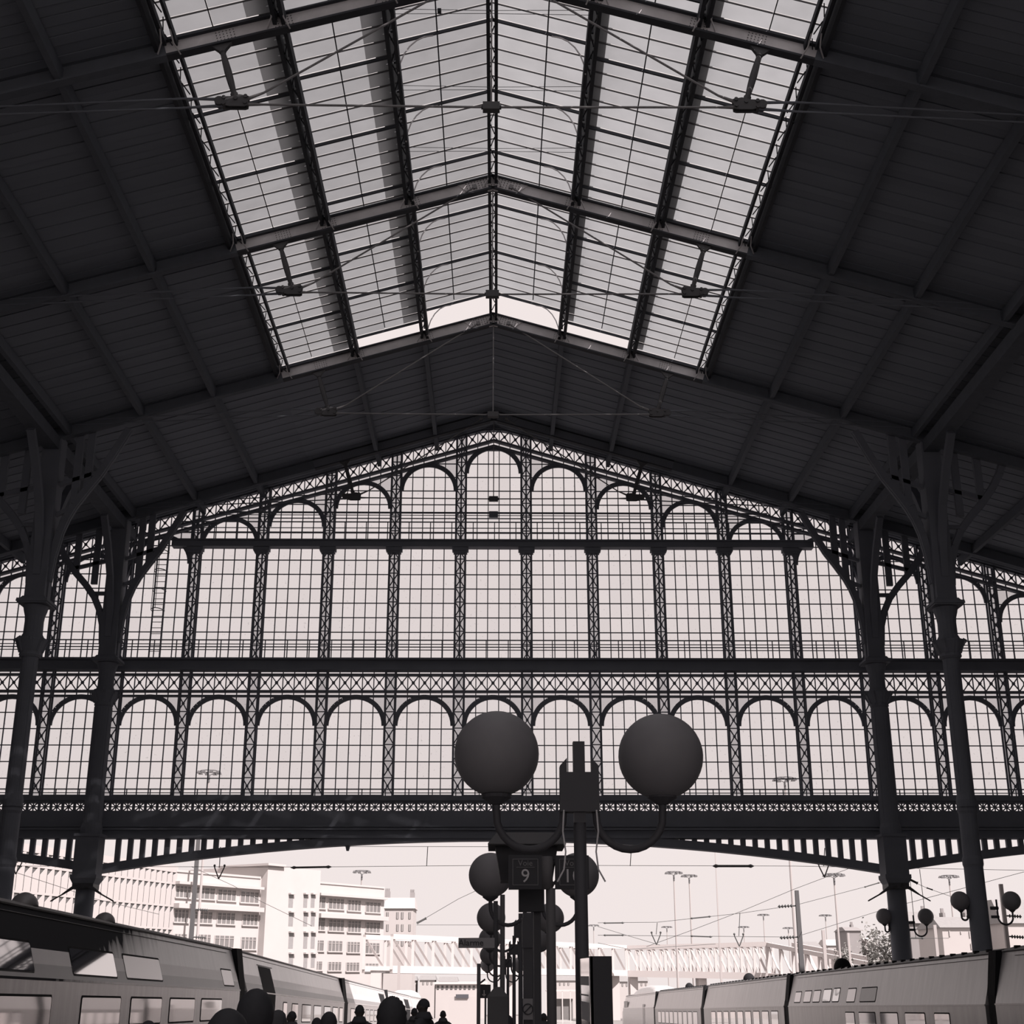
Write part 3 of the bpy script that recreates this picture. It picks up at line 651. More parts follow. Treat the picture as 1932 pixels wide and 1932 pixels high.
# ---------------------------------------------------------------- iron columns
def column(x, y, label, arms=True):
    z0 = fz(y) - 0.95; o = empty('iron_column', (x, y, z0), label, 'column', 'fluted iron columns carrying the roof')
    def sq(b, hw, za, zb, hw2=None):
        h2 = hw2 if hw2 is not None else hw
        return b.quadbox([(x - hw, y - hw, za), (x + hw, y - hw, za), (x + hw, y + hw, za), (x - hw, y + hw, za), (x - h2, y - h2, zb), (x + h2, y - h2, zb), (x + h2, y + h2, zb), (x - h2, y + h2, zb)])
    b = MB(); sq(b, 0.62, z0, z0 + 1.4); sq(b, 0.55, z0 + 1.4, z0 + 1.6, 0.45); b.build('pedestal', 'iron2', o)
    gab = y > 55; lr, ur = (0.40, 0.40) if gab else (0.34, 0.30)
    if gab: b = MB(); sq(b, 0.42, 5.25, 5.55, 0.56); sq(b, 0.56, 5.55, 5.7); sq(b, 0.50, 5.7, 7.3); sq(b, 0.57, 7.3, 7.42); b.build('girder_seat', 'iron2', o)
    else: b = MB(); b.lathe((x, y, 0), [(0.34, 5.3), (0.37, 5.4), (0.37, 5.6), (0.33, 5.7), (0.32, 7.2), (0.36, 7.3), (0.36, 7.45)], 20); b.build('shaft_rings', 'iron2', o)
    MB().lathe((x, y, 0), [(0.45, z0 + 1.6), (lr + .02, z0 + 1.9), (lr, 5.3)], 20).build('lower_shaft', 'iron2', o, True)
    fl = MB(); n = 20
    fl.lathe((x, y, 0), [(ur + .06, 7.4), (ur + .06, 7.7), (ur + .01, 7.9), (ur, 13.0)], n)
    for k in range(10):
        a = 2 * math.pi * k / 10; fl.bar((x + ur * math.cos(a), y + ur * math.sin(a), 8.0), (x + (ur - .01) * math.cos(a), y + (ur - .01) * math.sin(a), 12.9), 0.05, 0.04, (math.cos(a), math.sin(a), 0))
    fl.build('upper_shaft', 'iron2', o)
    b = MB(); b.lathe((x, y, 0), [(0.36, 13.0), (0.42, 13.08), (0.40, 13.2), (0.47, 13.35), (0.58, 13.62), (0.58, 13.7), (0.45, 13.74), (0.37, 13.9)], 16)
    for k in range(8):
        a = 2 * math.pi * k / 8 + 0.2; b.tube([(x + r * math.cos(a), y + r * math.sin(a), z) for r, z in ((0.40, 13.2), (0.50, 13.5), (0.60, 13.72), (0.66, 13.66), (0.62, 13.55))], [.06, .07, .06, .04, .02], 5)
    b.build('leaf_capital', 'iron2', o)
    b = MB(); b.lathe((x, y, 0), [(0.36, 13.9), (0.35, 14.4), (0.37, 14.6), (0.43, 14.8), (0.47, 15.0)], 16); sq(b, 0.56, 15.02, 15.08); sq(b, 0.60, 15.08, 15.2, 0.58); sq(b, 0.50, 15.2, 15.32, 0.42); b.build('vase_capital', 'iron2', o)
    b = MB(); sq(b, 0.38, 15.3, roofZ(x) - 0.3, 0.36); b.box(x - 0.43, x + 0.43, y - 0.12, y + 0.12, 15.3, 17.2); b.build('roof_post', 'iron2', o)
    s = 1 if x > 0 else -1
    low = [(.34, 15.9), (.42, 16.8), (.62, 17.5), (.93, 18.14), (1.4, 18.75), (1.9, 19.29), (2.4, 19.95), (2.75, 20.55), (3.0, 21.2)]
    high = [(.34, 16.0), (.42, 17.0), (.60, 18.0), (.80, 18.6), (1.04, 19.1), (1.45, 19.75), (1.87, 20.36), (2.35, 21.25), (2.9, 22.35)]
    for pts, d in ((low, s), (high, -s)):
        P = [(x + d * dx, y, z) for dx, z in pts]
        MB().strip(P, 0.26, 0.30, (0, 1, 0)).strip(P, 0.3, 0.06, (0, 1, 0)).build('arched_bracket', 'iron2', o)
        b = MB()
        for dx in (1.0, 1.9) if d == s else (1.0, 1.45):
            zz = next(z for (q, z) in pts if q >= dx - 0.01)
            b.box(x + d * dx - 0.14, x + d * dx + 0.14, y - 0.08, y + 0.08, zz, roofZ(x + d * dx) - 0.3)
        dx = 1.0; zz = 18.3 if d == s else 19.0
        b.bar((x, y, zz - (0.0 if d == s else .45)), (x + d * dx, y, zz), 0.16, 0.16, (0, 1, 0))
        dx2 = 2.0; zr = 19.45 if d == s else 20.5
        b.bar((x, y, zr + (0.55 if d == s else -0.65)), (x + d * dx2, y, zr + .05), 0.16, 0.16, (0, 1, 0))
        b.build('spandrel_struts', 'iron2', o)
    # brackets along the row, carrying the valley beam
    for d in (-1, 1):
        P = [(x, y + d * q, z) for q, z in ((.3, 16.2), (.5, 17.5), (1.0, 18.9), (1.8, 20.1), (2.8, 21.2))]
        MB().strip(P, 0.24, 0.28, (1, 0, 0)).build('arched_bracket', 'iron2', o)
    return o
WB = (50.0, 60.04)
for x in (-17.5, 17.5):
    for y in WB + (39.9, 29.8):
        sd = 'beside the striped train' if x < 0 else 'beside the ribbed roof train'
        nm = {60.04: 'tall iron column close before the gable screen, ' + sd, 50.0: 'thick iron column with two capitals, one bay before the gable screen, ' + sd}
        if y in nm: column(x, y, nm[y])
for s in (-1, 1):
    o = MB().box(s * 17.5 - 0.3, s * 17.5 + 0.3, -12, 61.6, 21.35, 21.85).build('trim_%d' % (4 if s < 0 else 5), 'shell')
    tag(o, 'dark valley beam over the column row ' + side_of(s), kind='structure')


# ---------------------------------------------------------------- globe lamps
def lamp(left, right, label, body=True, big=False):
    """two globes on J-shaped arms from a post; left/right are globe centres"""
    l, r = Vector(left), Vector(right); R = 0.33
    c = (l + r) / 2; y = c.y; base = fz(y)
    o = empty('platform_lamp', (c.x, y, base), label, 'lamp', 'twin globe lamps along the platform')
    zb = c.z - 0.42
    ax = (r - l).normalized()
    MB().tube([(c.x, y, base), (c.x, y, base + 0.1), (c.x, y, base + 0.12), (c.x, y, base + 1.2), (c.x, y, zb - 0.1)], [.13, .13, .065, .054, .048], 12).build('post', 'lampiron', o, True)
    MB().box(c.x - 0.045, c.x + 0.045, y - 0.045, y + 0.045, zb - 0.1, c.z + 0.10).build('finial', 'lampiron', o)
    b = MB(); b.box(c.x - 0.15, c.x + 0.15, y - 0.07, y + 0.07, zb - 0.02, c.z - 0.14)
    for s in (-1, 1):
        b.prism([(c.x + s * 0.095, y - 0.06, c.z - 0.15), (c.x + s * 0.15, y - 0.06, c.z - 0.15), (c.x + s * 0.15, y - 0.06, c.z - 0.09), (c.x + s * 0.095, y - 0.06, c.z - 0.03)], (0, 0.12, 0))
    b.build('crosshead', 'lampiron', o)
    for s, g in ((-1, l), (1, r)):
        x0 = c.x + s * 0.125; x1 = g.x; rr = abs(x1 - x0) / 2; xm = (x0 + x1) / 2
        pts = [(x0, y, c.z - 0.2), (x0, y, c.z - 0.42)] + [(xm - s * rr * math.cos(t), y, c.z - 0.46 - rr * 1.0 * math.sin(t)) for t in [math.pi * q / 14 for q in range(1, 14)]] + [(x1, y, c.z - 0.42), (x1, y, c.z - R + 0.02)]
        a = MB().tube(pts, 0.030, 10).build('arm', 'lampiron', o, True)
        MB().lathe((x1, y, c.z - R - 0.05), [(0.045, 0), (0.07, 0.02), (0.115, 0.05), (0.12, 0.075)], 16).build('collar', 'lampiron', a)
        MB().ball((g.x, g.y, g.z), R, 40, 24).build('globe', 'globe', o, True)
    return o
LL = [((0.19, 10.5, 3.30), (1.47, 10.5, 3.28), 'twin globe platform lamp standing first in the row, its globes the largest'),
      ((0.10, 21.04, 3.09), (1.42, 21.04, 3.09), 'twin globe platform lamp second in the row, behind the track number signs'),
      ((0.07, 32.2, 2.89), (1.42, 32.2, 2.88), 'twin globe platform lamp third in the row, its globe behind the thin alarm pole'),
      ((0.0, 41.7, 2.64), (1.43, 41.7, 2.63), 'twin globe platform lamp fourth in the row, behind the alarm sign plate'),
      ((-0.10, 53.0, 2.33), (1.36, 53.0, 2.33), 'twin globe platform lamp fifth in the row, partly hidden by the alarm pole'),
      ((-0.22, 66.0, 2.06), (1.25, 66.0, 2.06), 'twin globe platform lamp last in the row, globes smallest')]
for a in LL: lamp(*a)
# wing glints: drawn as two thin pale strands under the first crosshead
t = empty('glint_strands', (0.83, 10.5, 2.75), 'pair of thin pale strands drawn as glints below the crosshead of the first lamp', 'glint')
for s in (-1, 1):
    MB().tube([(0.83 + s * q, 10.42, z) for q, z in ((0.125, 2.86), (0.135, 2.7), (0.115, 2.55), (0.13, 2.42), (0.18, 2.33))], 0.007, 6).build('glint_strand', 'sign_grey', t)

def wall_lamp(cx, y, z, label, gx0, gx1):
    o = empty('column_lamp', (cx, y, z - 0.9), label, 'lamp', 'globe lamp pairs on the iron columns')
    for gx in (gx0, gx1):
        s = 1 if gx > cx else -1; x0 = cx + s * 0.44; rr = abs(gx - x0 - s * .1) / 2; xm = (gx + x0 + s * .1) / 2
        pts = [(x0 + s * .1, y, z + 0.05), (x0 + s * .1, y, z - 0.5)] + [(xm - s * rr * math.cos(t), y, z - 0.55 - rr * math.sin(t)) for t in [math.pi * q / 12 for q in range(1, 12)]] + [(gx, y, z - 0.5), (gx, y, z - 0.3)]
        a = MB().tube(pts, 0.035, 8).tube([(cx + s * .3, y, z - .25), (x0 + s * .14, y, z - .25)], .06, 8).tube([(cx + s * .3, y, z - .55), (x0 + s * .14, y, z - .55)], .05, 8).build('arm', 'lampiron', o, True)
        MB().lathe((gx, y, z - 0.40), [(0.04, 0), (0.06, 0.02), (0.12, 0.08), (0.16, 0.12)], 14).build('collar', 'lampiron', a)
        MB().ball((gx, y, z), 0.335, 32, 20).build('globe', 'globe', o, True)
wall_lamp(17.6, 60.04, 3.98, 'pair of globe lamps on the column beside the gable, above the ribbed roof train', 16.88, 18.68)
wall_lamp(17.65, 50.0, 4.13, 'pair of larger globe lamps on the thick column one bay before the gable', 16.88, 18.73)

# ---------------------------------------------------------------- signs on the platform
def sign_box(x, y, z, w, h, d, word, num, label):
    o = empty('track_sign', (x, y, z), label, 'sign', 'black track number signs')
    MB().box(x - w / 2, x + w / 2, y - d / 2, y + d / 2, z - h / 2, z + h / 2).build('case', 'sign_black', o)
    yf = y - d / 2 - 0.003; a = w * 0.38; t = 0.006
    b = MB()
    b.box(x - a, x + a, yf - t, yf, z + a - t, z + a).box(x - a, x + a, yf - t, yf, z - a, z - a + t).box(x - a, x - a + t, yf - t, yf, z - a, z + a).box(x + a - t, x + a, yf - t, yf, z - a, z + a)
    b.box(x - a * .72, x + a * .72, yf - t, yf, z + a * .34, z + a * .34 + t * .8)
    b.build('border', 'sign_dim', o)
    put('word', text_mesh(word, a * 0.62, 'sign_dim'), o, (x, yf - 0.002, z + a * 0.66), (math.pi / 2, 0, 0))
    put('number', text_mesh(num, a * 1.45, 'sign_grey'), o, (x, yf - 0.002, z - a * 0.34), (math.pi / 2, 0, 0))
    return o
p9 = at(991, 1646, 16.5); p10 = at(1079, 1646, 16.5)
w9 = 0.40
sign_box(p9.x, 16.5, p9.z, w9, w9 * .98, 0.14, 'Voie', '9', 'black track sign reading Voie 9 under the hooded display case')
sign_box(p10.x, 16.5, p10.z, w9, w9 * .96, 0.14, 'Voie', '10', 'black track sign reading Voie 10, half hidden behind the first lamp post')
# hooded display case on its post, carrying the signs
pc = at(993, 1640, 17.0); hz = at(993, 1597, 17.0).z; tz = at(993, 1578, 17.0).z; bz = at(993, 1720, 17.0).z; sx = 17.0 / FOC
o = empty('display_case', (pc.x, 17.0, fz(17.0)), 'dark hooded information case on a post above the track number signs', 'information case')
def hood(b, x, y, z0, z1, wx0, wy0, wx1, wy1):
    return b.quadbox([(x - wx0, y - wy0, z0), (x + wx0, y - wy0, z0), (x + wx0, y + wy0, z0), (x - wx0, y + wy0, z0), (x - wx1, y - wy1, z1), (x + wx1, y - wy1, z1), (x + wx1, y + wy1, z1), (x - wx1, y + wy1, z1)])
hood(MB(), pc.x, 17.06, hz, tz + .02, 70 * sx, .5, 54 * sx, .36).box(pc.x - 70 * sx, pc.x + 70 * sx, 16.56, 17.56, hz - .012, hz).build('hood', 'node', o)
hood(MB(), pc.x, 17.15, bz + .36, hz, 47 * sx, .3, 57 * sx, .34).build('case', 'sign_black', o)
MB().box(pc.x - 14 * sx, pc.x + 32 * sx, 16.9, 17.2, bz, bz + .4).build('bracket', 'sign_black', o)
MB().box(pc.x + 13 * sx, pc.x + 26 * sx, 17.02, 17.14, fz(17), bz + .05).build('post', 'lampiron', o)
b = MB()
for z in (p10.z + .13, p10.z - .13): b.tube([(pc.x + 44 * sx, 16.9, z + .05), (p10.x - .2, 16.5, z)], .015, 6).tube([(pc.x + 44 * sx, 16.9, z - .05), (p10.x - .2, 16.5, z + .03)], .012, 6)
b.build('sign_struts', 'lampiron', o)
# grey pole beside the signs: paler upper sleeve
x = at(1039, 1700, 15.5).x; zt = at(1039, 1616, 15.5).z; zm = at(1039, 1676, 15.5).z
o = empty('grey_pole', (x, 15.5, fz(15.5)), 'slim mid grey pole with paler sleeve between the two track signs', 'pole')
MB().tube([(x, 15.5, fz(15.5)), (x, 15.5, zm)], .053, 12).build('shaft', 'pale_pole', o, True)
MB().tube([(x - .035, 15.5, zm - .01), (x - .035, 15.5, zt)], .062, 12).build('sleeve', 'pale_pole', o, True)
# dark signal post with the no-entry poster
x = at(996, 1800, 14.6).x; zt = at(996, 1722, 14.6).z
o = empty('dark_post', (x, 14.6, fz(14.6)), 'dark square post carrying a pale prohibition notice low on its face', 'post')
MB().box(x - .05, x + .042, 14.55, 14.68, fz(14.6), zt).box(x - .06, x + .05, 14.53, 14.7, zt - .35, zt - .05).build('shaft', 'lampiron', o)
q = at(996, 1904, 14.5)
n = MB().box(q.x - .05, q.x + .05, 14.5, 14.53, q.z - .10, q.z + .10).build('notice', 'sign_plate', o)
n2 = MB(); n2.tube([(q.x + .05 * math.cos(2 * math.pi * k / 16), 14.495, q.z + .05 * math.sin(2 * math.pi * k / 16)) for k in range(17)], .006, 5).bar((q.x - .035, 14.494, q.z - .035), (q.x + .035, 14.494, q.z + .035), .01, .008, (0, 1, 0))
n2.build('prohibition_ring', 'sign_black', n)
# alarm pole, its sign plate and the hooded cabinet at its foot
x = at(935, 1800, 14.0).x; zt = at(935, 1700, 14.0).z; sz = at(935, 1779, 14.0).z
o = empty('alarm_pole', (x, 14.0, fz(14.0)), 'thin grey alarm pole with a plate lettered Alarme above a hooded cabinet', 'alarm post')
MB().tube([(x, 14.0, fz(14)), (x, 14.0, zt)], .022, 8).build('pole', 'lampiron', o)
xl = at(865, 1779, 14.0).x
pl = MB().box(xl, x - .01, 13.98, 14.02, sz - .048, sz + .048).build('plate', 'sign_plate', o)
put('word', text_mesh('Alarme', 0.085, 'sign_black'), pl, ((xl + x) / 2 - .06, 13.976, sz), (math.pi / 2, 0, 0))
cx = at(939, 1900, 14.0).x; ct = at(939, 1880, 14.0).z; ch = at(939, 1862, 14.0).z
hood(MB(), cx, 14.0, ct, ch, .105, .1, .03, .03).build('cabinet_hood', 'node', o)
MB().box(cx - .10, cx + .10, 13.9, 14.1, ct - .55, ct).box(cx - .03, cx + .03, 13.97, 14.03, fz(14), ct - .55).build('cabinet', 'node', o)
# two paler poles further along
x = at(948, 1800, 26).x; o = empty('platform_mast', (x, 26, fz(26)), 'mid grey round mast rising behind the globes of the lamp row', 'pole'); MB().tube([(x, 26, fz(26)), (x, 26, at(948, 1688, 26).z)], .045, 12).build('shaft', 'pale_pole', o, True)
x = at(903, 1880, 24).x; o = empty('short_mast', (x, 24, fz(24)), 'short grey post with a small arm, before the white wall', 'pole'); MB().tube([(x, 24, fz(24)), (x, 24, at(903, 1818, 24).z)], .033, 10).build('shaft', 'pale_pole', o, True)
z = at(912, 1851, 24).z; MB().bar((x, 24, z - .05), (x + .11, 24, z + .03), .02, .03).build('arm', 'lampiron', o)
q = at(916, 1870, 30); o = empty('direction_sign', (q.x, 30, fz(30)), 'small black direction sign with a down arrow beside the short post', 'sign')
MB().box(q.x - .11, q.x + .11, 29.97, 30.03, q.z - .14, q.z + .13).build('panel', 'sign_black', o)
MB().bar((q.x - .03, 29.96, q.z + .02), (q.x - .03, 29.96, q.z - .1), .016, .01).prism([(q.x - .07, 29.955, q.z - .06), (q.x + .01, 29.955, q.z - .06), (q.x - .03, 29.955, q.z - .115)], (0, .01, 0)).build('arrow', 'paper', o)
MB().box(q.x - .02, q.x + .02, 29.98, 30.02, fz(30), q.z - .14).build('stem', 'lampiron', o)
# information totem: dark back, poster side
A = at(1112, 1804, 9.7); Bq = at(1154, 1802, 9.6)
zt = at(1112, 1804, 9.6).z; zb = fz(9.8)
o = empty('information_totem', ((A.x + Bq.x) / 2, 9.9, zb), 'black information totem beside the first lamp post, poster on its narrow lit side', 'totem')
a0 = Vector((A.x, 9.6, 0)); b0 = Vector((Bq.x, 9.6, 0)); px = at(1092, 1830, 10.5).x; zl = zt
MB().quadbox([(a0.x, 9.6, zb), (b0.x, 9.6, zb), (px + .08, 10.5, zb), (px + .01, 10.5, zb), (a0.x, 9.6, zt), (b0.x, 9.6, zt), (px + .08, 10.5, zt), (px + .01, 10.5, zt)]).build('case', 'sign_black', o)
pn = MB().prism([(px, 10.5, zb), (a0.x, a0.y, zb), (a0.x, a0.y, zt), (px, 10.5, zl)], (0.015, 0, 0)).build('poster_frame', 'sign_black', o)
def lerp(t, u): return (px + (a0.x - px) * t, 10.5 + (a0.y - 10.5) * t, zb + (zt - zb) * u)
MB().prism([lerp(.03, .6), lerp(.97, .6), lerp(.97, .995), lerp(.03, .995)], (-0.006, 0, 0)).build('poster', 'totem_glass', pn)
b = MB(); 
for t0, t1, u0, u1 in ((.25, .9, .905, .935), (.2, .85, .87, .875), (.3, .9, .79, .85)): b.prism([lerp(t0, u0), lerp(t1, u0), lerp(t1, u1), lerp(t0, u1)], (-0.009, 0, 0))
b.build('poster_print', 'sign_grey', pn)

# ---------------------------------------------------------------- trains
def coach(x, sg, y0, h0, y1, h1, label, feats, low='silver_low', up='silver', stripes=True, ribs=False, brk=2.11, group=None):
    """coach side at x facing the platform; sg=-1: body runs to -x. h0,h1: roof edge height above the platform plane at each end.
    Local frame: X across (0 = near side), Y along, Z up from the platform plane."""
    z0 = fz(y0) + h0 - 3.30; z1 = fz(y1) + h1 - 3.30; L = math.hypot(y1 - y0, z1 - z0)
    root = empty('rail_coach', (x, y0, z0), label, 'train coach', group)
    root.rotation_euler = (math.atan2(z1 - z0, y1 - y0), 0, 0); WLOC[root] = Vector((0, 0, 0))
    W = 2.8; lean = 0.36
    def side(z):                                  # inward offset of the side at height z
        return 0.0 if z < brk else lean * (z - brk) / (3.30 - brk)
    def loft(prof, m, name, smooth=False, ya=0.0, yb=L):
        b = MB(); n = len(prof); b.v += [(sg * u, ya, z) for u, z in prof] + [(sg * u, yb, z) for u, z in prof]
        for i in range(n):
            j = (i + 1) % n; b.f.append((i, j, n + j, n + i))
        b.f.append(tuple(range(n))); b.f.append(tuple(n + i for i in reversed(range(n))))
        return b.build(name, m, root, smooth)
    loft([(0.06, -0.75), (0, -0.1), (0, brk), (W, brk), (W, -0.1), (W - 0.06, -0.75)], low, 'lower_body')
    loft([(0, brk), (side(3.3), 3.30), (W - side(3.3), 3.30), (W, brk)], up, 'upper_body')
    loft([(side(3.3), 3.30), (side(3.3) + .06, 3.37), (side(3.3) + .35, 3.44), (1.4, 3.47), (W - .55, 3.44), (W - side(3.3) - .06, 3.37), (W - side(3.3), 3.30)], 'train_roof', 'roof')
    b = MB(); b.box(min(0, sg * -.02) if sg > 0 else 0.0, max(0, sg * -.02) if sg < 0 else 0.0, 0, L, brk - .02, brk + .02); b.build('waist_moulding', up, root)
    b = MB(); xe = sg * (side(3.3) - .01)
    b.tube([(xe, 0.05, 3.315), (xe, L - .05, 3.315)], .03, 6).tube([(sg * (side(3.18) - .01), .05, 3.18), (sg * (side(3.18) - .01), L - 1.0, 3.18)], .008, 4); b.build('gutter', 'train_roof', root)
    if stripes:
        for za, zb, m, nm in ((2.36, 2.62, 'stripe', 'pale_stripe'), (brk + .02, 2.36, 'stripe2', 'grey_stripe')):
            MB().quadbox([(sg * (side(za) - .006), .02, za), (sg * side(za), .02, za), (sg * side(za), L - .02, za), (sg * (side(za) - .006), L - .02, za), (sg * (side(zb) - .006), .02, zb), (sg * side(zb), .02, zb), (sg * side(zb), L - .02, zb), (sg * (side(zb) - .006), L - .02, zb)]).build(nm, m, root)
    if ribs:
        rb = MB().box(-0.07, 0.07, -0.06, 0.06, 0, 0.075).mesh('roof_rib', 'rubber'); yy = 0.5
        while yy < L - .4:
            put('roof_rib', rb, root, (sg * (side(3.3) + .1), yy, 3.36)); yy += 1.05
    def plate(name, ya, yb, za, zb, m, d, r, parent):
        """rounded panel lying on the leaning side, d proud of it"""
        b = MB(); pts = []
        for cy, cz, a0 in ((yb - r, zb - r, 0), (ya + r, zb - r, 90), (ya + r, za + r, 180), (yb - r, za + r, 270)):
            for q in range(4):
                a = math.radians(a0 + 30 * q); pts.append((cy + r * math.cos(a), cz + r * math.sin(a)))
        P = [(sg * (side(z) - d), y, z) for y, z in pts]; b.prism(P, (sg * (d + .01), 0, 0)); return b.build(name, m, parent)
    for f in feats:
        k = f[0]
        if k == 'win':
            _, ya, yb, za, zb, m = f; fr = plate('window_frame', ya, yb, za, zb, 'rubber', .006, .07, root); plate('glass', ya + .045, yb - .045, za + .04, zb - .04, m, .012, .05, fr)
        elif k == 'door':
            _, ya, yb, za, zb, m = f; fr = plate('door', ya, yb, brk + .005, zb, m, .014, .02, root); plate('door_leaf', ya, yb, za, brk - .025, m, .014, .02, fr); plate('door_rail', ya - .15, yb + .5, zb + .02, zb + .045, 'train_roof', .02, .008, fr)
        elif k == 'dome':
            _, ya, rr = f; MB().lathe((sg * .62, ya, 3.36), [(rr * math.cos(t), rr * 1.0 * math.sin(t)) for t in [math.pi / 2 * q / 6 for q in range(6)]] + [(.02, rr)], 20).build('roof_dome', 'stripe2', root, True)
        elif k == 'drum':
            _, ya, rr = f; MB().ball((sg * .9, ya, 3.42), rr, 20, 12, (1, 1, 1.15)).build('roof_drum', 'rubber', root, True)
    for yy in (L * .15, L * .85):
        for dy in (-.9, .9):
            MB().lathe((sg * .5, yy + dy, -0.52), [(.43, 0), (.43, .1), (.12, .12), (.12, 1.6), (.43, 1.62), (.43, 1.72)] if sg > 0 else [(.43, 0), (.43, -.1), (.12, -.12), (.12, -1.6), (.43, -1.62), (.43, -1.72)], 18, 'x').build('wheelset', 'rubber', root)
    return root, L, loft
def gangway(x, sg, y, h, w, label):
    w -= 0.16
    z = fz(y) + h - 3.3
    o = empty('gangway_bellows', (x, y, z), label, 'gangway bellows', 'rubber bellows between coaches')
    b = MB()
    for i in range(5):
        ya = y - w / 2 + w * i / 5; b.box(min(x + sg * .05, x + sg * 2.7), max(x + sg * .03, x + sg * 2.7), ya + .01, ya + w / 5 - .01, z - .6, z + 2.2)
        b.quadbox([(x + sg * .03, ya + .01, z + 2.2), (x + sg * 2.7, ya + .01, z + 2.2), (x + sg * 2.7, ya + w / 5 - .01, z + 2.2), (x + sg * .03, ya + w / 5 - .01, z + 2.2),
                   (x + sg * .20, ya + .01, z + 3.36), (x + sg * 2.5, ya + .01, z + 3.36), (x + sg * 2.5, ya + w / 5 - .01, z + 3.36), (x + sg * .20, ya + w / 5 - .01, z + 3.36)])
    b.build('bellows', 'rubber', o)
G1 = 'coaches of the striped train'; G2 = 'coaches of the ribbed roof train'
XL, XR = -7.74, 13.44
def wn_(ya, yb, za, zb, m='train_glass', y0=0): return ('win', ya - y0, yb - y0, za, zb, m)
y0 = 14.0
coach(XL, -1, y0, 3.30, 44.1, 3.30, 'large striped coach with dark reflection painted on its side and domes on its roof', [
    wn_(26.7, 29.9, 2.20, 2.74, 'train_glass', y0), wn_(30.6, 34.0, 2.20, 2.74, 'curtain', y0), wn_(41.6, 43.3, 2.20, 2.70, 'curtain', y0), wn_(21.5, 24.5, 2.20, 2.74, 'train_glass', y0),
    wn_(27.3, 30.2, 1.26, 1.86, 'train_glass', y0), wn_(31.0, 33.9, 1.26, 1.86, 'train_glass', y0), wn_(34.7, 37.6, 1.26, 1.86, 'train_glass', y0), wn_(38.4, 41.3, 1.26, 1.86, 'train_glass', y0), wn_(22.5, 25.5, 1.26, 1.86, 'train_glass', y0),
    ('dome', 25.3 - y0, .25), ('dome', 30.6 - y0, .23)], up='dark_reflection', group=G1)
gangway(XL, -1, 44.7, 3.30, 1.1, 'black bellows between the dark sided coach and the second striped coach')
y0 = 45.3
coach(XL, -1, y0, 3.30, 74.6, 2.99, 'second striped coach with an open dark doorway near its end', [
    ('door', 48.6 - y0, 51.2 - y0, .3, 2.98, 'rubber'),
    wn_(53.2, 54.2, 1.2, 1.88, 'train_glass', y0), wn_(55.5, 57.2, 1.2, 1.86, 'train_glass', y0), wn_(58.4, 61.2, 1.15, 1.86, 'train_glass', y0), wn_(62.2, 64.8, 1.15, 1.86, 'train_glass', y0), wn_(65.9, 68.4, 1.15, 1.86, 'train_glass', y0), wn_(69.4, 71.6, 1.15, 1.86, 'train_glass', y0), wn_(72.4, 73.9, 1.15, 1.86, 'train_glass', y0)], group=G1)
gangway(XL, -1, 75.5, 2.97, 1.7, 'black bellows between the second and third striped coaches')
y0 = 76.4
coach(XL, -1, y0, 2.97, 105.2, 2.70, 'third striped coach, smooth pale roof side above the heads', [
    ('door', 99.0 - y0, 103.5 - y0, .3, 2.95, 'rubber')] + [wn_(78 + 3.0 * i, 80.2 + 3.0 * i, 1.15, 1.86, 'train_glass', y0) for i in range(7)], group=G1)
gangway(XL, -1, 105.9, 2.68, 1.3, 'black bellows between the third and fourth striped coaches')
y0 = 106.6
coach(XL, -1, y0, 2.68, 136.0, 2.47, 'fourth striped coach, small in the distance with a dark door', [('door', 126 - y0, 132 - y0, .3, 2.9, 'rubber')] + [wn_(108 + 3.0 * i, 110.2 + 3.0 * i, 1.15, 1.86, 'train_glass', y0) for i in range(5)], group=G1)
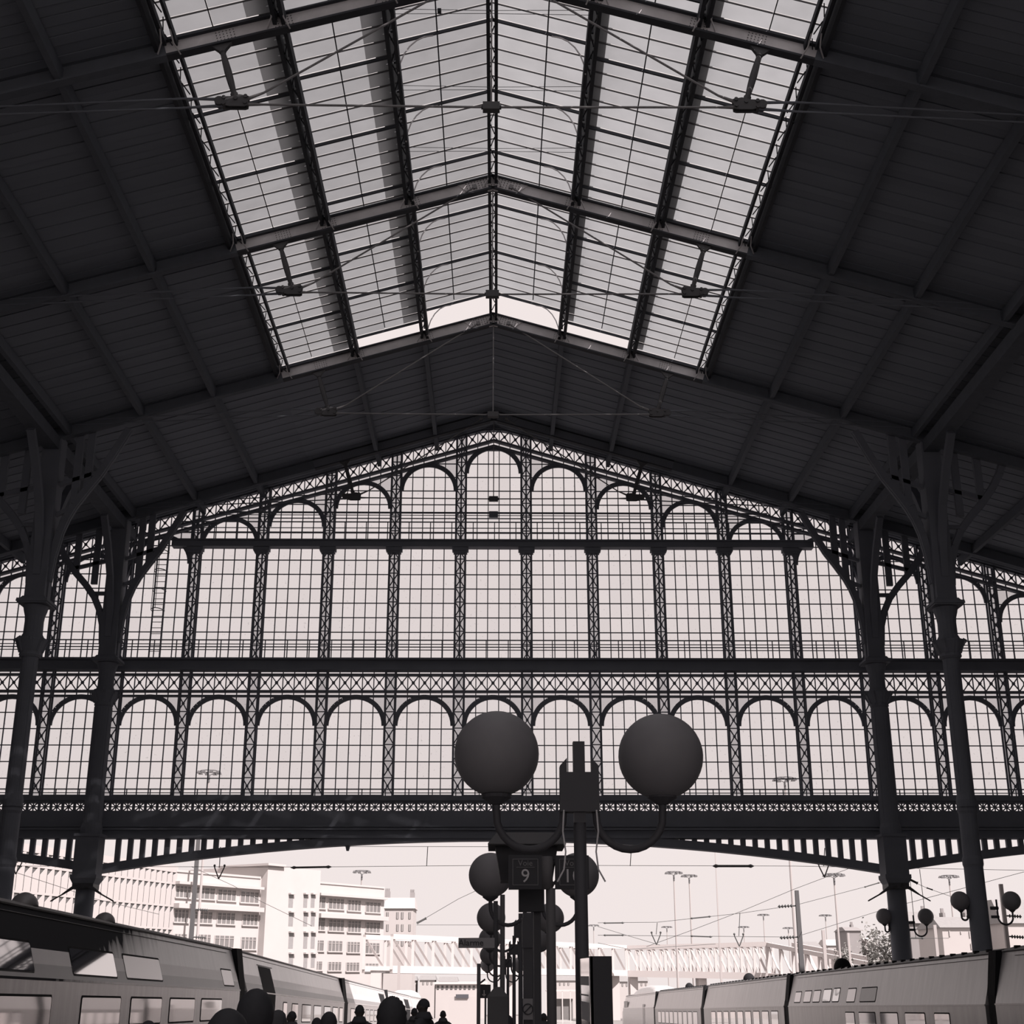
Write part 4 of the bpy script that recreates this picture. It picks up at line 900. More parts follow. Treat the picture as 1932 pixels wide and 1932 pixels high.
def power_car(x, sg, y0, h0, y1, h1, label, group):
    root, L, loft = coach(x, sg, y0, h0, y1, h1, label, [], stripes=False, group=group)
    n = 9; b = MB(); rows = []
    for i in range(n):
        t = i / (n - 1); y = 1 + (L * .72) * t; hh = .62 * min(1, t / .3) ** .5 if t < .3 else .62 * (1 - max(0, (t - .62) / .38) ** 2); hh = max(hh, .02)
        base = len(b.v); b.v += [(sg * .3, y, 3.3), (sg * .42, y, 3.35 + hh * .75), (sg * .8, y, 3.38 + hh), (sg * 2.0, y, 3.38 + hh), (sg * 2.4, y, 3.35 + hh * .75), (sg * 2.5, y, 3.3)]; rows.append(base)
    for r0, r1 in zip(rows, rows[1:]):
        for k in range(5): b.f.append((r0 + k, r0 + k + 1, r1 + k + 1, r1 + k))
    b.f.append(tuple(rows[0] + k for k in range(6))); b.f.append(tuple(rows[-1] + k for k in reversed(range(6))))
    b.build('roof_fairing', 'silver', root, True)
    nose = MB(); rows = []
    for t in (0, .25, .5, .75, .92, 1.0):
        y = L + 5.5 * t; top = 3.3 - 2.1 * t ** 1.6; half = 1.4 - .6 * t ** 2; bot = -.7 + .5 * t ** 2
        rows.append(len(nose.v)); nose.v += [(sg * (1.4 - half), y, bot), (sg * (1.4 - half), y, bot + (top - bot) * .65), (sg * (1.4 - half * .6), y, top), (sg * (1.4 + half * .6), y, top), (sg * (1.4 + half), y, bot + (top - bot) * .65), (sg * (1.4 + half), y, bot)]
    for r0, r1 in zip(rows, rows[1:]):
        for k in range(6): nose.f.append((r0 + k, r0 + (k + 1) % 6, r1 + (k + 1) % 6, r1 + k))
    nose.f.append(tuple(rows[-1] + k for k in range(6)))
    nose.build('nose', 'silver', root, True)
    MB().box(min(sg * -.01, sg * .02), max(sg * -.01, sg * .02), L * .82, L * .95, 2.2, 2.8).build('cab_window', 'shade_glass', root)
    MB().box(min(sg * -.01, sg * .02), max(sg * -.01, sg * .02), L * .25, L * .31, .2, 2.4).build('cab_door', 'stripe2', root)
power_car(XL, -1, 137.0, 2.46, 166, 2.30, 'distant power car at the head of the striped train, rounded raised roof', G1)
y0 = 8.0
coach(XR, 1, y0, 3.06, 37.7, 3.00, 'large plain coach of the ribbed roof train, cut off by the frame', [], low='low_right', up='silver_right', stripes=False, ribs=True, brk=1.98, group=G2)
gangway(XR, 1, 38.1, 2.99, 0.75, 'black bellows between the largest two coaches of the ribbed roof train')
y0 = 38.5
coach(XR, 1, y0, 2.98, 64.6, 2.92, 'coach of the ribbed roof train with five small upper windows', [
    wn_(62.2, 63.5, 2.12, 2.60, 'curtain', y0), wn_(60.2, 61.6, 2.12, 2.62, 'curtain', y0), wn_(58.5, 59.8, 2.12, 2.62, 'curtain', y0), wn_(56.6, 58.0, 2.12, 2.64, 'train_glass', y0), wn_(55.2, 56.3, 2.12, 2.66, 'train_glass', y0),
    wn_(52.7, 54.0, 2.10, 2.62, 'curtain', y0), wn_(49.8, 52.0, 2.10, 2.62, 'stripe2', y0),
    wn_(52.7, 54.1, 1.0, 1.78, 'train_glass', y0), wn_(49.8, 52.1, 1.0, 1.78, 'train_glass', y0), wn_(47.0, 49.2, 1.0, 1.78, 'train_glass', y0), wn_(44.0, 46.2, 1.25, 1.78, 'train_glass', y0), wn_(41.6, 43.1, 1.0, 1.78, 'train_glass', y0),
    ('drum', 57.6 - y0, .36)], low='low_right', up='silver_right', stripes=False, ribs=True, brk=1.98, group=G2)
gangway(XR, 1, 65.1, 2.92, 0.9, 'black bellows behind the coach with five small upper windows')
y0 = 65.6
coach(XR, 1, y0, 2.92, 91.0, 2.78, 'coach of the ribbed roof train with tall lower windows and a roof drum', [
    wn_(67 + 2.4 * i, 68.7 + 2.4 * i, .9, 1.8, 'train_glass', y0) for i in range(9)] + [('drum', 79.2 - y0, .33)], low='low_right', up='silver_right', stripes=False, ribs=True, brk=1.98, group=G2)
gangway(XR, 1, 91.7, 2.77, 1.1, 'black bellows between the two farther coaches of the ribbed roof train')
y0 = 92.4
coach(XR, 1, y0, 2.76, 119.0, 2.68, 'far coach of the ribbed roof train next to its power car', [wn_(94 + 2.6 * i, 96 + 2.6 * i, .9, 1.8, 'curtain', y0) for i in range(9)] + [('drum', 104 - y0, .3)], low='low_right', up='silver_right', stripes=False, ribs=True, brk=1.98, group=G2)
gangway(XR, 1, 119.5, 2.67, .9, 'black bellows before the far power car of the ribbed roof train')
power_car(XR, 1, 120.0, 2.66, 149, 2.50, 'distant pale power car at the head of the ribbed roof train', G2)

# ---------------------------------------------------------------- people
def skin_mesh(name, chains, m, sub=1):
    """chains: list of [(point, radius | (rx, ry)), ...]; a chain may start at an existing point to branch from it"""
    V = []; Ed = []; Rr = []; idx = {}
    for ch in chains:
        prev = None
        for p, r in ch:
            k = tuple(round(c, 4) for c in p)
            if k not in idx:
                idx[k] = len(V); V.append(p); Rr.append(r if isinstance(r, tuple) else (r, r))
            i = idx[k]
            if prev is not None and prev != i: Ed.append((prev, i))
            prev = i
    me = bpy.data.meshes.new(name); me.from_pydata(V, Ed, []); o = bpy.data.objects.new(name, me); COL.objects.link(o)
    sk = o.modifiers.new('skin', 'SKIN'); sk.use_smooth_shade = True; sk.branch_smoothing = 0.6
    for i, d in enumerate(me.skin_vertices[0].data): d.radius = Rr[i]; d.use_root = (i == 0)
    s = o.modifiers.new('smooth', 'SUBSURF'); s.levels = sub; s.render_levels = sub
    out = bpy.data.meshes.new_from_object(o.evaluated_get(bpy.context.evaluated_depsgraph_get()))
    bpy.data.objects.remove(o); bpy.data.meshes.remove(me); out.name = name
    out.materials.clear()
    for q in m: out.materials.append(M[q])
    out.polygons.foreach_set('use_smooth', [True] * len(out.polygons))
    return out
def body_mesh(coat, stride, bulk):
    b = bulk; pel = (0, 0, .94)
    ch = [[(pel, (.155 * b, .115 * b)), ((0, 0, 1.08), (.145 * b, .105 * b)), ((0, .01, 1.24), (.165 * b, .115 * b)), ((0, .015, 1.39), (.16 * b, .10 * b)), ((0, .012, 1.48), (.115, .085)), ((0, 0, 1.54), (.066, .066)), ((0, -.01, 1.585), (.078, .094)), ((0, -.012, 1.645), (.092, .112)), ((0, -.005, 1.705), (.088, .106)), ((0, 0, 1.745), (.055, .066))]]
    ch.append([((0, -.012, 1.645), (.092, .112)), ((0, -.108, 1.628), (.016, .016)), ((0, -.118, 1.61), (.012, .012))])     # nose
    for s in (-1, 1):
        ch.append([((0, -.012, 1.645), (.092, .112)), ((s * .083, .012, 1.64), (.012, .022)), ((s * .092, .02, 1.655), (.008, .02))])   # ear
        k = s * stride
        ch.append([(pel, (.155 * b, .115 * b)), ((s * .10, -.01 * k, .84), (.105 * b, .11)), ((s * .105, -.05 * k - .012, .50), (.066, .07)), ((s * .105, -.02 * k, .30), (.062, .068)), ((s * .105, .0, .10), (.048, .052)), ((s * .11, -.07, .055), (.05, .044)), ((s * .115, -.15, .042), (.042, .032))])
        ch.append([((0, .015, 1.39), (.16 * b, .10 * b)), ((s * .15, .015, 1.445), (.082 * b, .08)), ((s * .222 * b, .02, 1.385), (.075, .072)), ((s * .245 * b, .03 + .05 * k, 1.08), (.046, .048)), ((s * .25 * b, -.04 + .08 * k, .86), (.033, .035)), ((s * .25 * b, -.055 + .08 * k, .80), (.02, .036))])
        w = Vector((s * .25 * b, -.055 + .08 * k, .80))
        for q, L in ((-.027, .065), (-.009, .08), (.009, .078), (.027, .06)):
            ch.append([(tuple(w), (.02, .036)), (tuple(w + Vector((0, q, -.045))), .009), (tuple(w + Vector((-s * .006, q * 1.05, -.045 - L * .5))), .0085), (tuple(w + Vector((-s * .02, q * 1.05 - .004, -.045 - L))), .007)])
        ch.append([(tuple(w), (.02, .036)), (tuple(w + Vector((-s * .008, -.042, -.02))), .010), (tuple(w + Vector((-s * .016, -.055, -.055))), .008)])
    me = skin_mesh('person', ch, [coat, 'trousers', 'skin'], 2)
    for p in me.polygons:
        c = p.center
        p.material_index = 2 if (c.z > 1.50 or (c.z < .83 and abs(c.x) > .2)) else (1 if c.z < .78 else 0)
    return me
def shell(prof, c, n=20, cut=None):
    b = MB(); b.lathe(c, prof, n); return b
BODY = {(k, st, bu): None for k in ('coat', 'coat2') for st in (0.6, 1.0) for bu in (1.0, 1.18)}
def person(px, ytop, Y, label, coat='coat', hair='short', stride=1.0, bulk=1.0, turn=0.0, extra=None, face_away=True):
    if BODY.get((coat, stride, bulk)) is None: BODY[(coat, stride, bulk)] = body_mesh(coat, stride, bulk)
    P = at(px, ytop, Y); base = fz(Y); hgt = P.z - base; sc = hgt / 1.775
    o = bpy.data.objects.new('person', BODY[(coat, stride, bulk)]); COL.objects.link(o); o.location = (P.x, Y, base); WLOC[o] = Vector((0, 0, 0))
    o.scale = (sc, sc, sc); o.rotation_euler = (0, 0, (math.pi if face_away else 0) + turn)
    tag(o, label, 'person', 'travellers on the platform')
    def addp(name, b, m, smooth=True): return b.build(name, m, o, smooth)
    b = MB(); R = {'short': .099, 'full': .125, 'curly': .14}.get(hair, .108)
    if hair != 'bald':
        n, mm = 22, 12; base_i = len(b.v)
        for i in range(mm + 1):
            t = math.pi * (.56 if hair == 'short' else .66) * i / mm
            for k in range(n):
                a = 2 * math.pi * k / n; front = max(0, -math.sin(a)); tt = t * (1 - .42 * front)
                wob = 1 + (.05 * math.sin(5 * a + 3 * i) if hair == 'curly' else .015 * math.sin(7 * a + i))
                drop = .10 if (hair in ('long', 'hood') and i > mm * .6) else 0
                b.v.append((R * .86 * wob * math.sin(tt) * math.cos(a), .008 + R * 1.02 * wob * math.sin(tt) * math.sin(a), 1.66 + R * 1.1 * math.cos(tt) * wob - drop * (i - mm * .6) * .5 * (1 - front)))
        for i in range(mm):
            for k in range(n):
                k2 = (k + 1) % n; q = base_i + i * n; b.f.append((q + k, q + k2, q + n + k2, q + n + k))
        b.f.append(tuple(base_i + k for k in range(n)))
        addp('hood' if hair == 'hood' else 'hair', b, coat if hair == 'hood' else 'hair')
    b = MB()                                         # collar and coat skirt
    b.lathe((0, .012, 0), [(.15, 1.46), (.13, 1.50), (.098, 1.565), (.082, 1.57), (.07, 1.45)], 18); addp('collar', b, coat)
    b = MB(); b.lathe((0, .0, 0), [(.085 * bulk, 1.22), (.128 * bulk, 1.06), (.150 * bulk, .94), (.160 * bulk, .80), (.168 * bulk, .64), (.155 * bulk, .64), (.12, .9)], 20); addp('coat_skirt', b, coat)
    for s in (-1, 1): addp('eye', MB().ball((s * .032, -.088, 1.655), .012, 10, 6), 'paper')
    addp('mouth', MB().ball((0, -.089, 1.578), .02, 10, 6, (1, .35, .25)), 'skin')
    if extra == 'backpack':
        bp = MB(); bp.quadbox([(-.15, .12, 1.0), (.15, .12, 1.0), (.13, .27, 1.02), (-.13, .27, 1.02), (-.14, .12, 1.40), (.14, .12, 1.40), (.11, .23, 1.38), (-.11, .23, 1.38)]); addp('backpack', bp, 'pale_pole', False)
        st = MB()
        for s in (-1, 1): st.tube([(s * .09, .13, 1.38), (s * .11, .0, 1.46), (s * .12, -.12, 1.34), (s * .11, -.1, 1.1)], .018, 6)
        addp('strap', st, 'lampiron')
    return o
person(484, 1873, 8.1, 'tall person in dark coat with full round hair, tallest head before the second coach', hair='full', bulk=1.18)
person(430, 1912, 6.4, 'person whose broad dark head only just rises into the picture by the dark sided coach', hair='full', turn=.2)
person(526, 1906, 14.0, 'person with a dark hood just beside the tall person with full hair', 'coat2', hair='hood', turn=-.4)
person(551, 1907, 26.0, 'small distant person turned aside, between the hooded person and the doorway windows', 'coat2', hair='short', turn=.9)
person(621, 1912, 16.5, 'person with dark rounded head standing before the row of lower windows', hair='full')
person(598, 1919, 20.0, 'person with cropped hair low beside the dark rounded head', 'coat2', hair='short', turn=.3)
person(679, 1895, 25.0, 'person with short hair and broad shoulders seen from behind, by the coach end', hair='short', bulk=1.18, stride=.6)
person(740, 1890, 11.0, 'person with wide curly hair in front of the coach door', hair='curly', bulk=1.18)
person(799, 1883, 23.0, 'person in a bulky black coat with head turned towards the train', hair='short', bulk=1.18, turn=1.2, stride=.6)
person(782, 1901, 34.0, 'distant person half hidden behind the bulky black coat', 'coat2', hair='short')
person(836, 1906, 36.0, 'small distant person carrying a backpack, at the end of the group', 'coat2', hair='short', extra='backpack')
person(281, 1924, 12.0, 'person whose crown shows below the train windows, apart from the others', hair='short')
person(955, 1917, 16.8, 'person in dark coat standing close behind the hooded alarm cabinet', hair='full')
person(1026, 1911, 33.0, 'small distant person between the dark post and the grey pole', 'coat2', hair='short', turn=-.5)

# ---------------------------------------------------------------- the yard outside: masts, wires, floodlights
def on_plane(px, py, A, B):
    """point of the vertical plane through ground points A, B seen at a pixel of the photograph"""
    d = AX * ((px - 966) / FOC) - AU * ((py - 966) / FOC) + AF
    n = Vector((B[1] - A[1], A[0] - B[0], 0)); t = n.dot(Vector((A[0], A[1], 0)) - EYE) / n.dot(d)
    return EYE + d * t
def insulator(b, p, q, n=5, r=.09):
    p = Vector(p); q = Vector(q); d = (q - p)
    pts = [p]; rr = [.02]
    for i in range(n):
        for t, k in ((.05, .03), (.3, r), (.5, r), (.75, .03)): pts.append(p + d * ((i + t) / n)); rr.append(k)
    b.tube(pts + [q], rr + [.02], 8)
def mast(px, ytop, Y, w, label, m='mast', taper=.75, arms=()):
    P = at(px, ytop, Y); o = empty('overhead_line_mast', (P.x, Y, fz(Y) - .95), label, 'mast')
    z0 = fz(Y) - .95
    MB().quadbox([(P.x - w / 2, Y - w / 2, z0), (P.x + w / 2, Y - w / 2, z0), (P.x + w / 2, Y + w / 2, z0), (P.x - w / 2, Y + w / 2, z0)] + [(P.x + a * w / 2 * taper, Y + c * w / 2 * taper, P.z) for a, c in ((-1, -1), (1, -1), (1, 1), (-1, 1))]).build('shaft', m, o)
    for ay, s, L in arms:
        z = at(px, ay, Y).z; b = MB(); x0 = P.x + s * w * .4; insulator(b, (x0 + s * .15, Y, z), (x0 + s * L, Y, z - .04)); b.tube([(x0, Y, z), (x0 + s * .2, Y, z)], .04, 6); b.build('insulator', 'wire', o)
    return o
mast(376, 1560, 80, .27, 'dark overhead line mast before the white office block with two ribbed insulators', arms=((1716, 1, .75), (1768, 1, .75)))
mast(1503, 1680, 75, .32, 'dark tapered overhead line mast rising behind the ribbed roof train, two ribbed insulators beside it', taper=.6, arms=((1709, -1, .95), (1768, -1, .95)))
mast(1349, 1605, 150, .24, 'thin pale mast before the truss bridge', 'palemast', .3)
mast(1553, 1755, 130, .3, 'pale square mast behind the roof drum of the ribbed roof train', 'palemast', .95)
mast(1600, 1760, 150, .22, 'slim pale mast near the small grey house gable', 'palemast', .95)
mast(1888, 1668, 70, .18, 'slim grey mast just past the thick column, with ribbed insulators', 'palemast', .95, arms=((1728, 1, .8), (1767, 1, .8)))
mast(1763, 1745, 100, .22, 'pale mast standing in front of the grey gabled house', 'palemast', .95)
mast(1683, 1720, 100, .2, 'pale mast half hidden by the iron column near the gable', 'palemast', .9)
mast(753, 1815, 172, .35, 'short pale post under the near end of the truss bridge', 'palemast', .9)

def floodlight(px, py, Y, label, W=3.2, faint=False):
    P = at(px, py, Y); z0 = fz(Y) - .95; o = empty('floodlight_mast', (P.x, Y, z0), label, 'floodlight mast', 'floodlight masts over the rail yard')
    MB().tube([(P.x, Y, z0), (P.x, Y, P.z - 1.4)], [.22, .12], 8).build('pole', 'palemast', o)
    MB().tube([(P.x, Y, P.z - 1.5), (P.x, Y, P.z - .5)], .14, 8).build('collar', 'mast', o)
    MB().tube([(P.x + W * .36 * math.cos(2 * math.pi * k / 12), Y + W * .36 * math.sin(2 * math.pi * k / 12), P.z) for k in range(13)], .06, 5).bar((P.x, Y, P.z - .6), (P.x - W * .36, Y, P.z), .08, .08).bar((P.x, Y, P.z - .6), (P.x + W * .36, Y, P.z), .08, .08).build('ring', 'mast', o)
    for k in range(8):
        a = 2 * math.pi * (k + .5) / 8; b = MB(); cx, cy = P.x + W * .42 * math.cos(a), Y + W * .42 * math.sin(a)
        b.quadbox([(cx - .28, cy - .28, P.z - .34), (cx + .28, cy - .28, P.z - .34), (cx + .28, cy + .28, P.z - .34), (cx - .28, cy + .28, P.z - .34), (cx - .15, cy - .15, P.z - .02), (cx + .15, cy - .15, P.z - .02), (cx + .15, cy + .15, P.z - .02), (cx - .15, cy + .15, P.z - .02)])
        b.build('lamp_head', 'mast', o)
for px, py, Y, lb in ((683, 1643, 235, 'floodlight mast above the office block roof'), (1271, 1645, 240, 'tall floodlight mast, first of the close pair over the bridge'), (1300, 1651, 262, 'tall floodlight mast, second of the close pair over the bridge'),
                      (1258, 1748, 395, 'far floodlight mast standing low below the close pair'), (1403, 1748, 395, 'far floodlight mast between the thin pale mast and the dark tapered mast'), (1440, 1725, 370, 'floodlight mast slightly taller, left off the dark tapered mast'.replace('left off', 'just before')),
                      (1487, 1750, 400, 'far floodlight mast touching the dark tapered mast'), (1557, 1726, 350, 'floodlight mast above the pale square mast'), (1573, 1649, 200, 'tall floodlight mast beside the column near the gable, under the girder'),
                      (1597, 1751, 320, 'floodlight mast above the small grey house gable'), (1790, 1652, 225, 'tall floodlight mast seen between the two iron columns'), (1838, 1694, 280, 'floodlight mast half hidden by the thick iron column'),
                      (1120, 1745, 390, 'far floodlight mast close to the first lamp post'), (395, 1455, 180, 'very tall floodlight mast ghosted behind the arcade glass on the striped train side'), (1480, 1468, 180, 'very tall floodlight mast ghosted behind the arcade glass on the ribbed train side')):
    floodlight(px, py, Y, lb)

def wire(pts, label, r=.012, rods=(), name='overhead_wire'):
    """pts: (px, py, distance)"""
    P = [at(*p) for p in pts]; o = MB().tube([tuple(p) for p in P], [r * p.y / 70 for p in P], 5).build(name, 'wire')
    tag(o, label, 'wire', 'overhead wires of the rail yard')
    for (x0, y0, x1, y1, Y, w) in rods:
        a, c = at(x0, y0, Y), at(x1, y1, Y); b = MB(); b.tube([tuple(a.lerp(c, t)) for t in (0, .08, .14, .5, .86, .92, 1)], [.01, w * 1.6, w, w, w, w * 1.6, .01], 8); q = b.build('insulator_rod', 'wire', o)
wire([(30, 1634, 70), (560, 1636, 70), (900, 1633, 70)], 'long level wire under the girder with a dark rod, striped train side', rods=[(548, 1637, 626, 1635.5, 70, .05)])
wire([(1125, 1633, 70), (1500, 1634, 70), (1932, 1642, 70)], 'long level wire under the girder with a dark rod, ribbed train side', rods=[(1344, 1634, 1423, 1634, 70, .06)])
wire([(650, 1597, 70), (925, 1597.5, 70)], 'short wire tight under the girder beside the display case')
wire([(1050, 1597, 70), (1180, 1597.5, 70)], 'short wire tight under the girder beyond the display case')
wire([(1220, 1786, 160), (1300, 1757, 130), (1397, 1720, 105), (1500, 1677, 85), (1630, 1628, 68)], 'long slanting wire rising from the bridge to the girder')
wire([(1128, 1741, 78), (1240, 1740, 78), (1397, 1723, 78), (1500, 1708, 78), (1690, 1658, 78)], 'upper bowed wire joining the first lamp post side to the iron column', rods=[(1138, 1741.5, 1178, 1741, 78, .035), (1302, 1733, 1342, 1729, 78, .035), (1630, 1674, 1660, 1665, 78, .03)])
wire([(1128, 1764.5, 78), (1500, 1768, 78), (1680, 1712, 78), (1720, 1702, 70), (1932, 1645, 66)], 'lower bowed wire passing behind both iron columns', rods=[(1138, 1764.5, 1178, 1764.5, 78, .035), (1302, 1766, 1344, 1767.5, 78, .035)])
wire([(1715, 1660, 60.5), (1750, 1676, 66), (1796, 1692, 72)], 'wire running off the column near the gable towards the tall floodlight', rods=[(1716, 1659, 1732, 1667, 60.8, .05), (1748, 1675, 1760, 1679, 66, .03)])
wire([(1128, 1748, 150), (1180, 1764, 150), (1245, 1783, 160)], 'faint wire sloping down to the bridge beside the first lamp post')
wire([(1128, 1779, 150), (1187, 1791, 150), (1350, 1781, 160)], 'faint sagging wire over the truss bridge')
wire([(361, 1635, 80), (440, 1671, 95), (493, 1701, 120), (588, 1747, 150)], 'slanting wire in front of the white office block')
wire([(20, 1643, 66), (112, 1673, 72), (180, 1696, 80), (300, 1725, 100)], 'slanting wire in front of the fin facade')
wire([(1735, 1640, 75), (1745, 1722, 75)], 'plumb wire between the two iron columns', r=.02)
wire([(1717, 1660, 75), (1728, 1770, 75)], 'plumb wire close behind the column near the gable', r=.02)
wire([(786, 1741, 140), (805, 1731, 130), (865, 1696, 110), (925, 1668, 90)], 'wire rising from the bridge behind the second lamp globe', rods=[(786, 1742, 805, 1732, 140, .10)])
wire([(786, 1745, 140), (905, 1745, 140)], 'level wire over the bridge beside the lamp row')
wire([(1640, 1771, 90), (1790, 1770, 90)], 'level wire crossing the column near the gable low down', rods=[(1690, 1770, 1745, 1769.5, 90, .06)])
def hanger(px, y0, y1, Y, label, vee=True):
    a, c = at(px, y0, Y), at(px - 2, y1, Y); o = empty('wire_hanger', tuple(c), label, 'wire hanger', 'wire hangers')
    MB().bar(tuple(a), tuple(c), .035, .035, (0, 1, 0)).build('dropper', 'wire', o)
    if vee:
        z = c.z; b = MB()
        for s in (-1, 1): b.tube([(c.x + s * .25, Y, z + .16), (c.x + s * .24, Y, z), (c.x, Y, z - .55)], .032, 6).ball((c.x + s * .25, Y, z + .1), .06, 8, 6)
        b.build('yoke', 'wire', o)
hanger(416, 1598, 1637, 70, 'forked wire hanger before the office block, beside the dark mast')
hanger(34, 1600, 1628, 70, 'forked wire hanger before the fin facade')
hanger(1556, 1600, 1634, 70, 'forked wire hanger under the girder beside the tall floodlight')
hanger(807, 1597, 1634, 70, 'plain wire dropper above the bridge near the display case', False)
hanger(1191, 1602, 1634, 70, 'plain wire dropper beyond the first lamp', False)
hanger(1240, 1741, 1763, 78, 'small forked hanger over the bridge, first of two')
hanger(1396, 1722, 1766, 78, 'small forked hanger over the bridge, beside the dark tapered mast')
# bracket arms clamped round the columns
for x, lb in ((-17.5, 'striped'), (17.5, 'ribbed roof')):
    z = at(966, 1655, 60).z; o = empty('bracket_arms', (x, 60.04, z), 'pair of dark bracket arms clamped round the gable column beside the %s train' % lb, 'bracket')
    z0 = 5.15
    for s in (-1, 1):
        MB().tube([(x + s * .1, 59.55, z0 + .1), (x + s * .45, 59.55, z0 - .02), (x + s * .85, 59.6, z0 - .28)], [.08, .07, .035], 8).build('arm', 'lampiron', o)
        b = MB(); insulator(b, (x + s * .85, 59.6, z0 - .28), (x + s * 1.35, 59.7, z0 - .55), 3, .03); b.build('insulator', 'wire', o)
    MB().box(x - .45, x + .45, 59.55, 60.5, z0 - .05, z0 + .2).build('clamp', 'lampiron', o)

# ---------------------------------------------------------------- buildings beyond the yard
PA, PB, PC = ((at(p, 1700, y).x, y) for p, y in ((8, 146.0), (331, 181.0), (725, 218.0)))
def frame_of(A, B):
    A = Vector((*A, 0)); B = Vector((*B, 0)); u = (B - A).normalized(); n = Vector((u.y, -u.x, 0)); return A, B, u, n
def wallbox(b, A, B, n, z0, z1, t0, t1):        # slab along A-B from depth t0 to t1 along the outward normal n
    return b.quadbox([tuple(A + n * t0 + Vector((0, 0, z0))), tuple(B + n * t0 + Vector((0, 0, z0))), tuple(B + n * t1 + Vector((0, 0, z0))), tuple(A + n * t1 + Vector((0, 0, z0))),
                      tuple(A + n * t0 + Vector((0, 0, z1))), tuple(B + n * t0 + Vector((0, 0, z1))), tuple(B + n * t1 + Vector((0, 0, z1))), tuple(A + n * t1 + Vector((0, 0, z1)))])
A, B, u, n = frame_of(PA, PB); L = (B - A).length
zr = [at(328, y, 181).z for y in (1646, 1667.7, 1710, 1753)]; hh = zr[1] - zr[2]
rows = [(zr[1], zr[0])] + [(zr[1] - hh * (i + 1), zr[1] - hh * i) for i in range(4)]
o = empty('panel_building', tuple(A), 'white building clad in tall chamfered fin panels, behind the striped train', 'building')
wallbox(MB(), A - u * 4, B, n, -5, zr[0] + .2, -12, -.10).build('wall', 'gap', o)
wallbox(MB(), A - u * 4, B, n, zr[0] - .05, zr[0] + .75, -12.5, .02).build('roof_edge', 'white', o)
NC = 26; cw = L / NC
def cell_poly(h):
    return [(.20, 0), (1.10, 0), (1.10, h * .97), (.86, h * .97), (.20, h * .70)]
for ri, (z0, z1) in enumerate(rows):
    h = z1 - z0
    b = wallbox(MB(), A, B, n, z1 - h * .04, z1 + .12, -.3, 0.01); b.build('floor_band', 'white', o)
    b = MB(); b.prism([tuple(u * (q[0] * cw) + Vector((0, 0, q[1]))) for q in cell_poly(h)], tuple(n * -.05)); me = b.mesh('facade_panel', 'white')
    for i in range(NC): put('facade_panel', me, o, tuple(A + u * (i * cw) + Vector((0, 0, z0))))

A, B, u, n = frame_of(PB, PC)
o = empty('office_block', tuple(A), 'white office block with rows of wide grey windows and a plain stair tower', 'building')
zt = at(340, 1646, 184).z
T0, T1 = on_plane(491, 1700, PB, PC), on_plane(592, 1700, PB, PC); T0.z = T1.z = 0
wallbox(MB(), A, T0, n, -5, zt, -14, 0).build('wall', 'white', o)
wallbox(MB(), T1, B, n, -5, zt, -14, 0).build('wall', 'white', o)
wallbox(MB(), T0, T1, n, -5, zt + 1.6, -14, 1.1).build('stair_tower', 'white', o)
wallbox(MB(), T0 - u * .5, T0 + u * 3.2, n, zt + 1.6, zt + 1.9, -8, 1.6).build('tower_canopy', 'white', o)
for (x0, x1), (ya, yb, yc, yd) in (((330, 490), (1664, 1676, 1705, 1716)), ((597, 724), (1686, 1695, 1724, 1733))):
    a, c = on_plane(x0, ya, PB, PC), on_plane(x1, yb, PB, PC); z = a.z; a.z = c.z = 0
    wallbox(MB(), a, c, n, z - .25, z + .1, 0, .9).build('cornice', 'white', o)
    a2 = on_plane(x0, yc, PB, PC); wallbox(MB(), a, c, n, a2.z - .55, a2.z + .05, 0, 1.1).build('balcony', 'white', o)
    wallbox(MB(), a, c, n, zt - .15, zt + .12, -.5, .15).build('parapet', 'white', o)
def office_window(x0, x1, y0, y1):
    p, q = on_plane(x0, y0, PB, PC), on_plane(x1, y1, PB, PC); a = Vector((p.x, p.y, 0)); c = Vector((q.x, q.y, 0)); zb, ztp = q.z, p.z
    zb = min(zb, ztp - .3)
    f = wallbox(MB(), a, c, n, zb, ztp, -.1, .02).build('window', 'shade_glass', o)
    b = MB(); k = 4 if x1 - x0 > 20 else 2
    for i in range(k + 1):
        e = a.lerp(c, i / k); wallbox(b, e - u * .06, e + u * .06, n, zb, ztp, 0, .08)
    wallbox(b, a, c, n, zb + (ztp - zb) * .74, zb + (ztp - zb) * .78, 0, .08); b.build('mullions', 'white', f)
    wallbox(MB(), a - u * .15, c + u * .15, n, zb - .16, zb, 0, .25).build('sill', 'white', f)
for w in ((332, 359, 1671, 1694), (366, 404, 1674, 1697), (411, 444, 1678, 1700), (454, 487, 1682, 1704), (329, 354, 1716, 1740), (366, 399, 1720, 1742), (410, 442, 1722, 1744), (458, 485, 1725, 1746),
          (329, 351, 1762, 1784), (370, 396, 1763, 1785), (405, 440, 1765, 1788), (455, 482, 1768, 1791), (597, 613, 1692, 1714), (620, 648, 1695, 1716), (656, 680, 1698, 1719), (690, 717, 1702, 1722),
          (596, 612, 1732, 1755), (620, 648, 1735, 1757), (656, 680, 1737, 1759), (690, 716, 1740, 1760), (593, 610, 1774, 1794), (619, 645, 1775, 1795), (655, 678, 1777, 1797), (689, 715, 1779, 1799),
          (592, 607, 1814, 1830), (619, 643, 1815, 1831), (653, 677, 1816, 1832), (689, 713, 1818, 1832)):
    office_window(*w)
